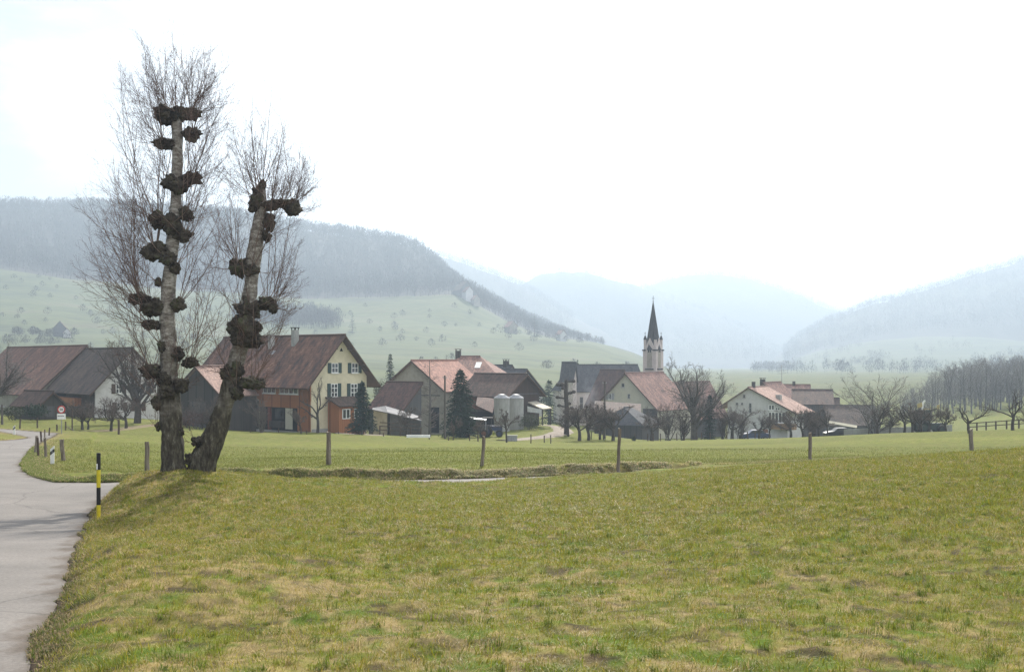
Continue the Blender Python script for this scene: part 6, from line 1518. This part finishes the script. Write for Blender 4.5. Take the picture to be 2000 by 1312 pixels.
put_spruce('blue_spruce', 707, 109.5, 746, 35, 'bluish spruce in front of the yellow farmhouse porch', 'needle_blue', 3, .10, .30, .8, whorls=30, per=15)
put_spruce('spruce', 899, 124, 722, 43, 'large dark spruce in front of the brown barn', 'needle', 4, .03, .35, .62, whorls=36, per=14)
put_spruce('spruce', 762, 185, 692, 22, 'spruce standing behind the beige barn', 'needle', 5, .05, .4, .8, base_py=800)
put_spruce('conifer', 1386, 137, 772, 17, 'narrow dark conifer right of the largest bare tree', 'needle', 6, .02, .25, .45, per=12)
put_spruce('spruce', 1072, 196, 742, 20, 'dark conifer left of the church front', 'needle', 7, .05, .3, .45, base_py=830)
put_spruce('spruce', 1128, 262, 702, 9, 'conifer tip showing over the nave roof', 'needle', 8, .05, .3, .7, base_py=800)
leafy_blob('bush', 1037, 838, 138, 46, 32, 'olive bush right of the silos', seed=2, n=1600)
leafy_blob('bush', 742, 790, 165, 30, 50, 'grey green bush between the farmhouse eave and the spruce', seed=3, n=900, leaf=.2)
leafy_blob('bush', 700, 849, 110, 36, 14, 'low reddish shrub at the foot of the bluish spruce', 'twig_red', seed=4, n=500)
leafy_blob('bush', 1238, 862, 124, 9, 10, 'small round dark shrub in the paddock below the cream gable', 'needle', seed=5, n=350, leaf=.09)
leafy_blob('bush', 70, 815, 120, 50, 26, 'dark hedge beside the small boarded shed', 'needle', seed=6, n=1500, leaf=.15)
leafy_blob('bush', 22, 815, 121, 50, 22, 'grey brown bush heap under the left edge tree', 'bush', seed=7, n=1200, leaf=.15)
leafy_blob('bush', 1062, 800, 190, 40, 30, 'evergreen bush beside the church conifer', 'needle', seed=8, n=900, leaf=.2)
leafy_blob('bush', 385, 832, 113, 70, 30, 'brown shrubbery along the dark barn wing', 'twig_red', seed=9, n=1500, leaf=.12)
# knobbly pollard by the track
d = 131.0; x = tx(1106) * d; z = G(x, d); r_ = root('pollard', 'dark knobbly pollard trunk with stub arms left of the cream gable', 'tree', (x, d, z)); zt = zrow(742, d); hh = zt - z
mb = MB(); mb.tube([(x, d, z - .4), (x + .1, d, z + hh * .4), (x - .05, d, z + hh * .8), (x, d, zt)], [.32, .27, .24, .18], 10)
rk = random.Random(8)
for k in range(13):
    e = .35 + .62 * k / 12; a = rk.uniform(0, 6.28); L_ = rk.uniform(.5, 1.3); p0 = Vector((x, d, z + hh * e)); p1 = p0 + Vector((math.cos(a) * L_, math.sin(a) * L_, rk.uniform(.0, .35))); mb.tube([p0, (p0 + p1) / 2, p1], [.11, .10, .13], 7); mb.lathe(p1 - Vector((0, 0, .2)), [(.05, 0), (.22, .08), (.26, .2), (.18, .36), (.04, .42)], 8)
mb.build('trunk', M['bark_fruit'], r_, True)
sv = np.array([[(x + rk.uniform(-1, 1), d + rk.uniform(-1, 1), z + hh * rk.uniform(.4, 1))] for _ in range(90)]); pl_ = np.concatenate([sv + np.linspace(0, 1, 4)[None, :, None] * np.array([[rk.uniform(-.5, .5), rk.uniform(-.4, .4), rk.uniform(.3, .9)] for _ in range(90)])[:, None, :]], 1)
V, Q = tube_batch(pl_, np.full((90, 4), .012), 3); mesh_np('shoots', V, [Q], M['twig'], r_)
# the grove on the right: bare forest trees, each its own
rs = np.random.RandomState(21)
gx = np.linspace(1712, 2085, 135) + rs.uniform(-4, 4, 135)
for k, px in enumerate(gx):
    d = rs.uniform(262, 335); top = np.interp(px, [1712, 1755, 1800, 1850, 1900, 1950, 2000, 2080], [800, 768, 738, 714, 694, 696, 692, 690]) + rs.uniform(-4, 22)
    put_tree('grove_tree', 'forest', 60 + k % 5, px, d, top, 'tall bare tree among the grove on the right', 'bare trees of the grove on the right', rs.uniform(0, 6.28), 'bark_grey', 'twig_grey', wide=rs.uniform(1.0, 1.5))
# scattered fruit trees on the hill pasture
rs = np.random.RandomState(31); HT = []
for v in range(5):
    V, Fq = crown_cloud(np.random.RandomState(40 + v), np.zeros(1), np.zeros(1), np.zeros(1), np.array([6.5]), 150, .55)
    e = bpy.data.meshes.new('hill_tree'); e.from_pydata(V.tolist(), [], Fq.tolist()); e.materials.append(M['wood_mass']); HT.append(e)
pos = []
for _ in range(400):
    px = rs.uniform(-60, 1290); d = rs.uniform(430, 980); z = float(hz1(np.array([px]), np.array([d]))[0]); row = HZ - z / d * F
    lim = np.interp(px, [p[0] for p in EDGE], [p[1] for p in EDGE])
    if row < lim + 8: continue
    w_ = .24 + .5 * (abs(px - 870) < 170 and 600 < row < 660) + .5 * (px < 150 and row < 680)
    if rs.rand() < w_: pos.append((px, d, z))
for _ in range(26): d = rs.uniform(612, 660); px = rs.uniform(28, 150); pos.append((px, d, float(hz1(np.array([px]), np.array([d]))[0])))
for _ in range(22): d = rs.uniform(560, 575); px = rs.uniform(-30, 120); pos.append((px, d, float(hz1(np.array([px]), np.array([d]))[0])))
for _ in range(18): d = rs.uniform(820, 870); px = rs.uniform(1000, 1140); pos.append((px, d, float(hz1(np.array([px]), np.array([d]))[0])))
for px, d, z in pos[:230]:
    o = bpy.data.objects.new('hillside_tree', HT[rs.randint(5)]); COL.objects.link(o); o.location = (tx(px) * d, d, z - .2); s = rs.uniform(.5, .95); o.scale = (s, s, s); o.rotation_euler = (0, 0, rs.uniform(0, 6.28)); tag(o, 'small bare tree dotted over the hazy hillside pasture', 'tree', 'bare trees dotted over the hill pasture')
for px, d, hh in ((688, 760, 15), (1044, 845, 19), (1049, 848, 14)):
    z = float(hz1(np.array([px]), np.array([float(d)]))[0]); py = HZ - z / d * F
    put_spruce('spruce', px, d, py - hh / d * F, 4.5 / 2 / d * F * 1.6, {688: 'lone conifer at the right end of the dark copse', 1044: 'tall hazy conifer under the wooded spur', 1049: 'shorter hazy conifer beside the tall one under the spur'}[px], 'needle', int(px), .03, .3, .8, base_py=py, whorls=14, per=7)
for k in range(34):
    px = rs.uniform(1490, 1790); d = rs.uniform(850, 1500); x = tx(px) * d; o = bpy.data.objects.new('valley_tree', HT[k % 5]); COL.objects.link(o); s = rs.uniform(1.0, 2.2); o.location = (x, d, G(x, d) - .3); o.scale = (s * .7, s * .7, s); o.rotation_euler = (0, 0, rs.uniform(0, 6)); tag(o, 'pale hazy tree on the valley floor beyond the village', 'tree', 'hazy trees on the valley floor')
# thin chimney smoke over the maroon roof
m = bpy.data.materials.new('chimney smoke'); m.use_nodes = True; t = m.node_tree; t.nodes.clear(); o_ = N(t, 'ShaderNodeOutputMaterial'); v_ = N(t, 'ShaderNodeVolumePrincipled'); v_.inputs['Color'].default_value = (.95, .96, 1, 1)
c = N(t, 'ShaderNodeTexCoord'); nn = N(t, 'ShaderNodeTexNoise'); nn.inputs['Scale'].default_value = .8; nn.inputs['Detail'].default_value = 3; t.links.new(c.outputs['Object'], nn.inputs['Vector'])
ln_ = N(t, 'ShaderNodeVectorMath', operation='LENGTH'); gz_ = N(t, 'ShaderNodeMapping'); gz_.inputs['Scale'].default_value = (.62, .62, .30); t.links.new(c.outputs['Object'], gz_.inputs[0]); t.links.new(gz_.outputs[0], ln_.inputs[0])
fa = N(t, 'ShaderNodeMapRange'); fa.inputs['From Min'].default_value = 1.0; fa.inputs['From Max'].default_value = .1; fa.inputs['To Max'].default_value = .22; t.links.new(ln_.outputs['Value'], fa.inputs['Value'])
rn = N(t, 'ShaderNodeMapRange'); rn.inputs['From Min'].default_value = .42; rn.inputs['From Max'].default_value = .65; t.links.new(nn.outputs['Fac'], rn.inputs['Value'])
mm = N(t, 'ShaderNodeMath', operation='MULTIPLY'); t.links.new(fa.outputs[0], mm.inputs[0]); t.links.new(rn.outputs[0], mm.inputs[1]); t.links.new(mm.outputs[0], v_.inputs['Density']); t.links.new(v_.outputs[0], o_.inputs['Volume'])
bm = bmesh.new(); bmesh.ops.create_icosphere(bm, subdivisions=3, radius=1.0)
for v in bm.verts: v.co = Vector((v.co.x * 1.6, v.co.y * 1.6, v.co.z * 3.3))
me = bpy.data.meshes.new('smoke'); bm.to_mesh(me); bm.free(); me.materials.append(m); o = bpy.data.objects.new('smoke', me); COL.objects.link(o); o.location = P(1153, 772, 180); tag(o, 'thin wisp of chimney smoke left of the cream gable', 'smoke', kind='stuff')

# ------------------------------------------------------------------ the hazy air
mb = MB(); mb.hexa([(-2700, -120, -160), (3000, -120, -160), (3000, 4700, -160), (-2700, 4700, -160)], [(-2700, -120, 345), (3000, -120, 345), (3000, 4700, 345), (-2700, 4700, 345)])
m = bpy.data.materials.new('hazy air'); m.use_nodes = True; t = m.node_tree; t.nodes.clear()
o_ = N(t, 'ShaderNodeOutputMaterial'); v_ = N(t, 'ShaderNodeVolumePrincipled')
v_.inputs['Color'].default_value = (.68, .83, 1.0, 1); v_.inputs['Density'].default_value = .00051; v_.inputs['Anisotropy'].default_value = .36
t.links.new(v_.outputs[0], o_.inputs['Volume'])
hz = mb.build('haze', m); tag(hz, 'thin bluish haze filling the valley', 'haze', kind='stuff')
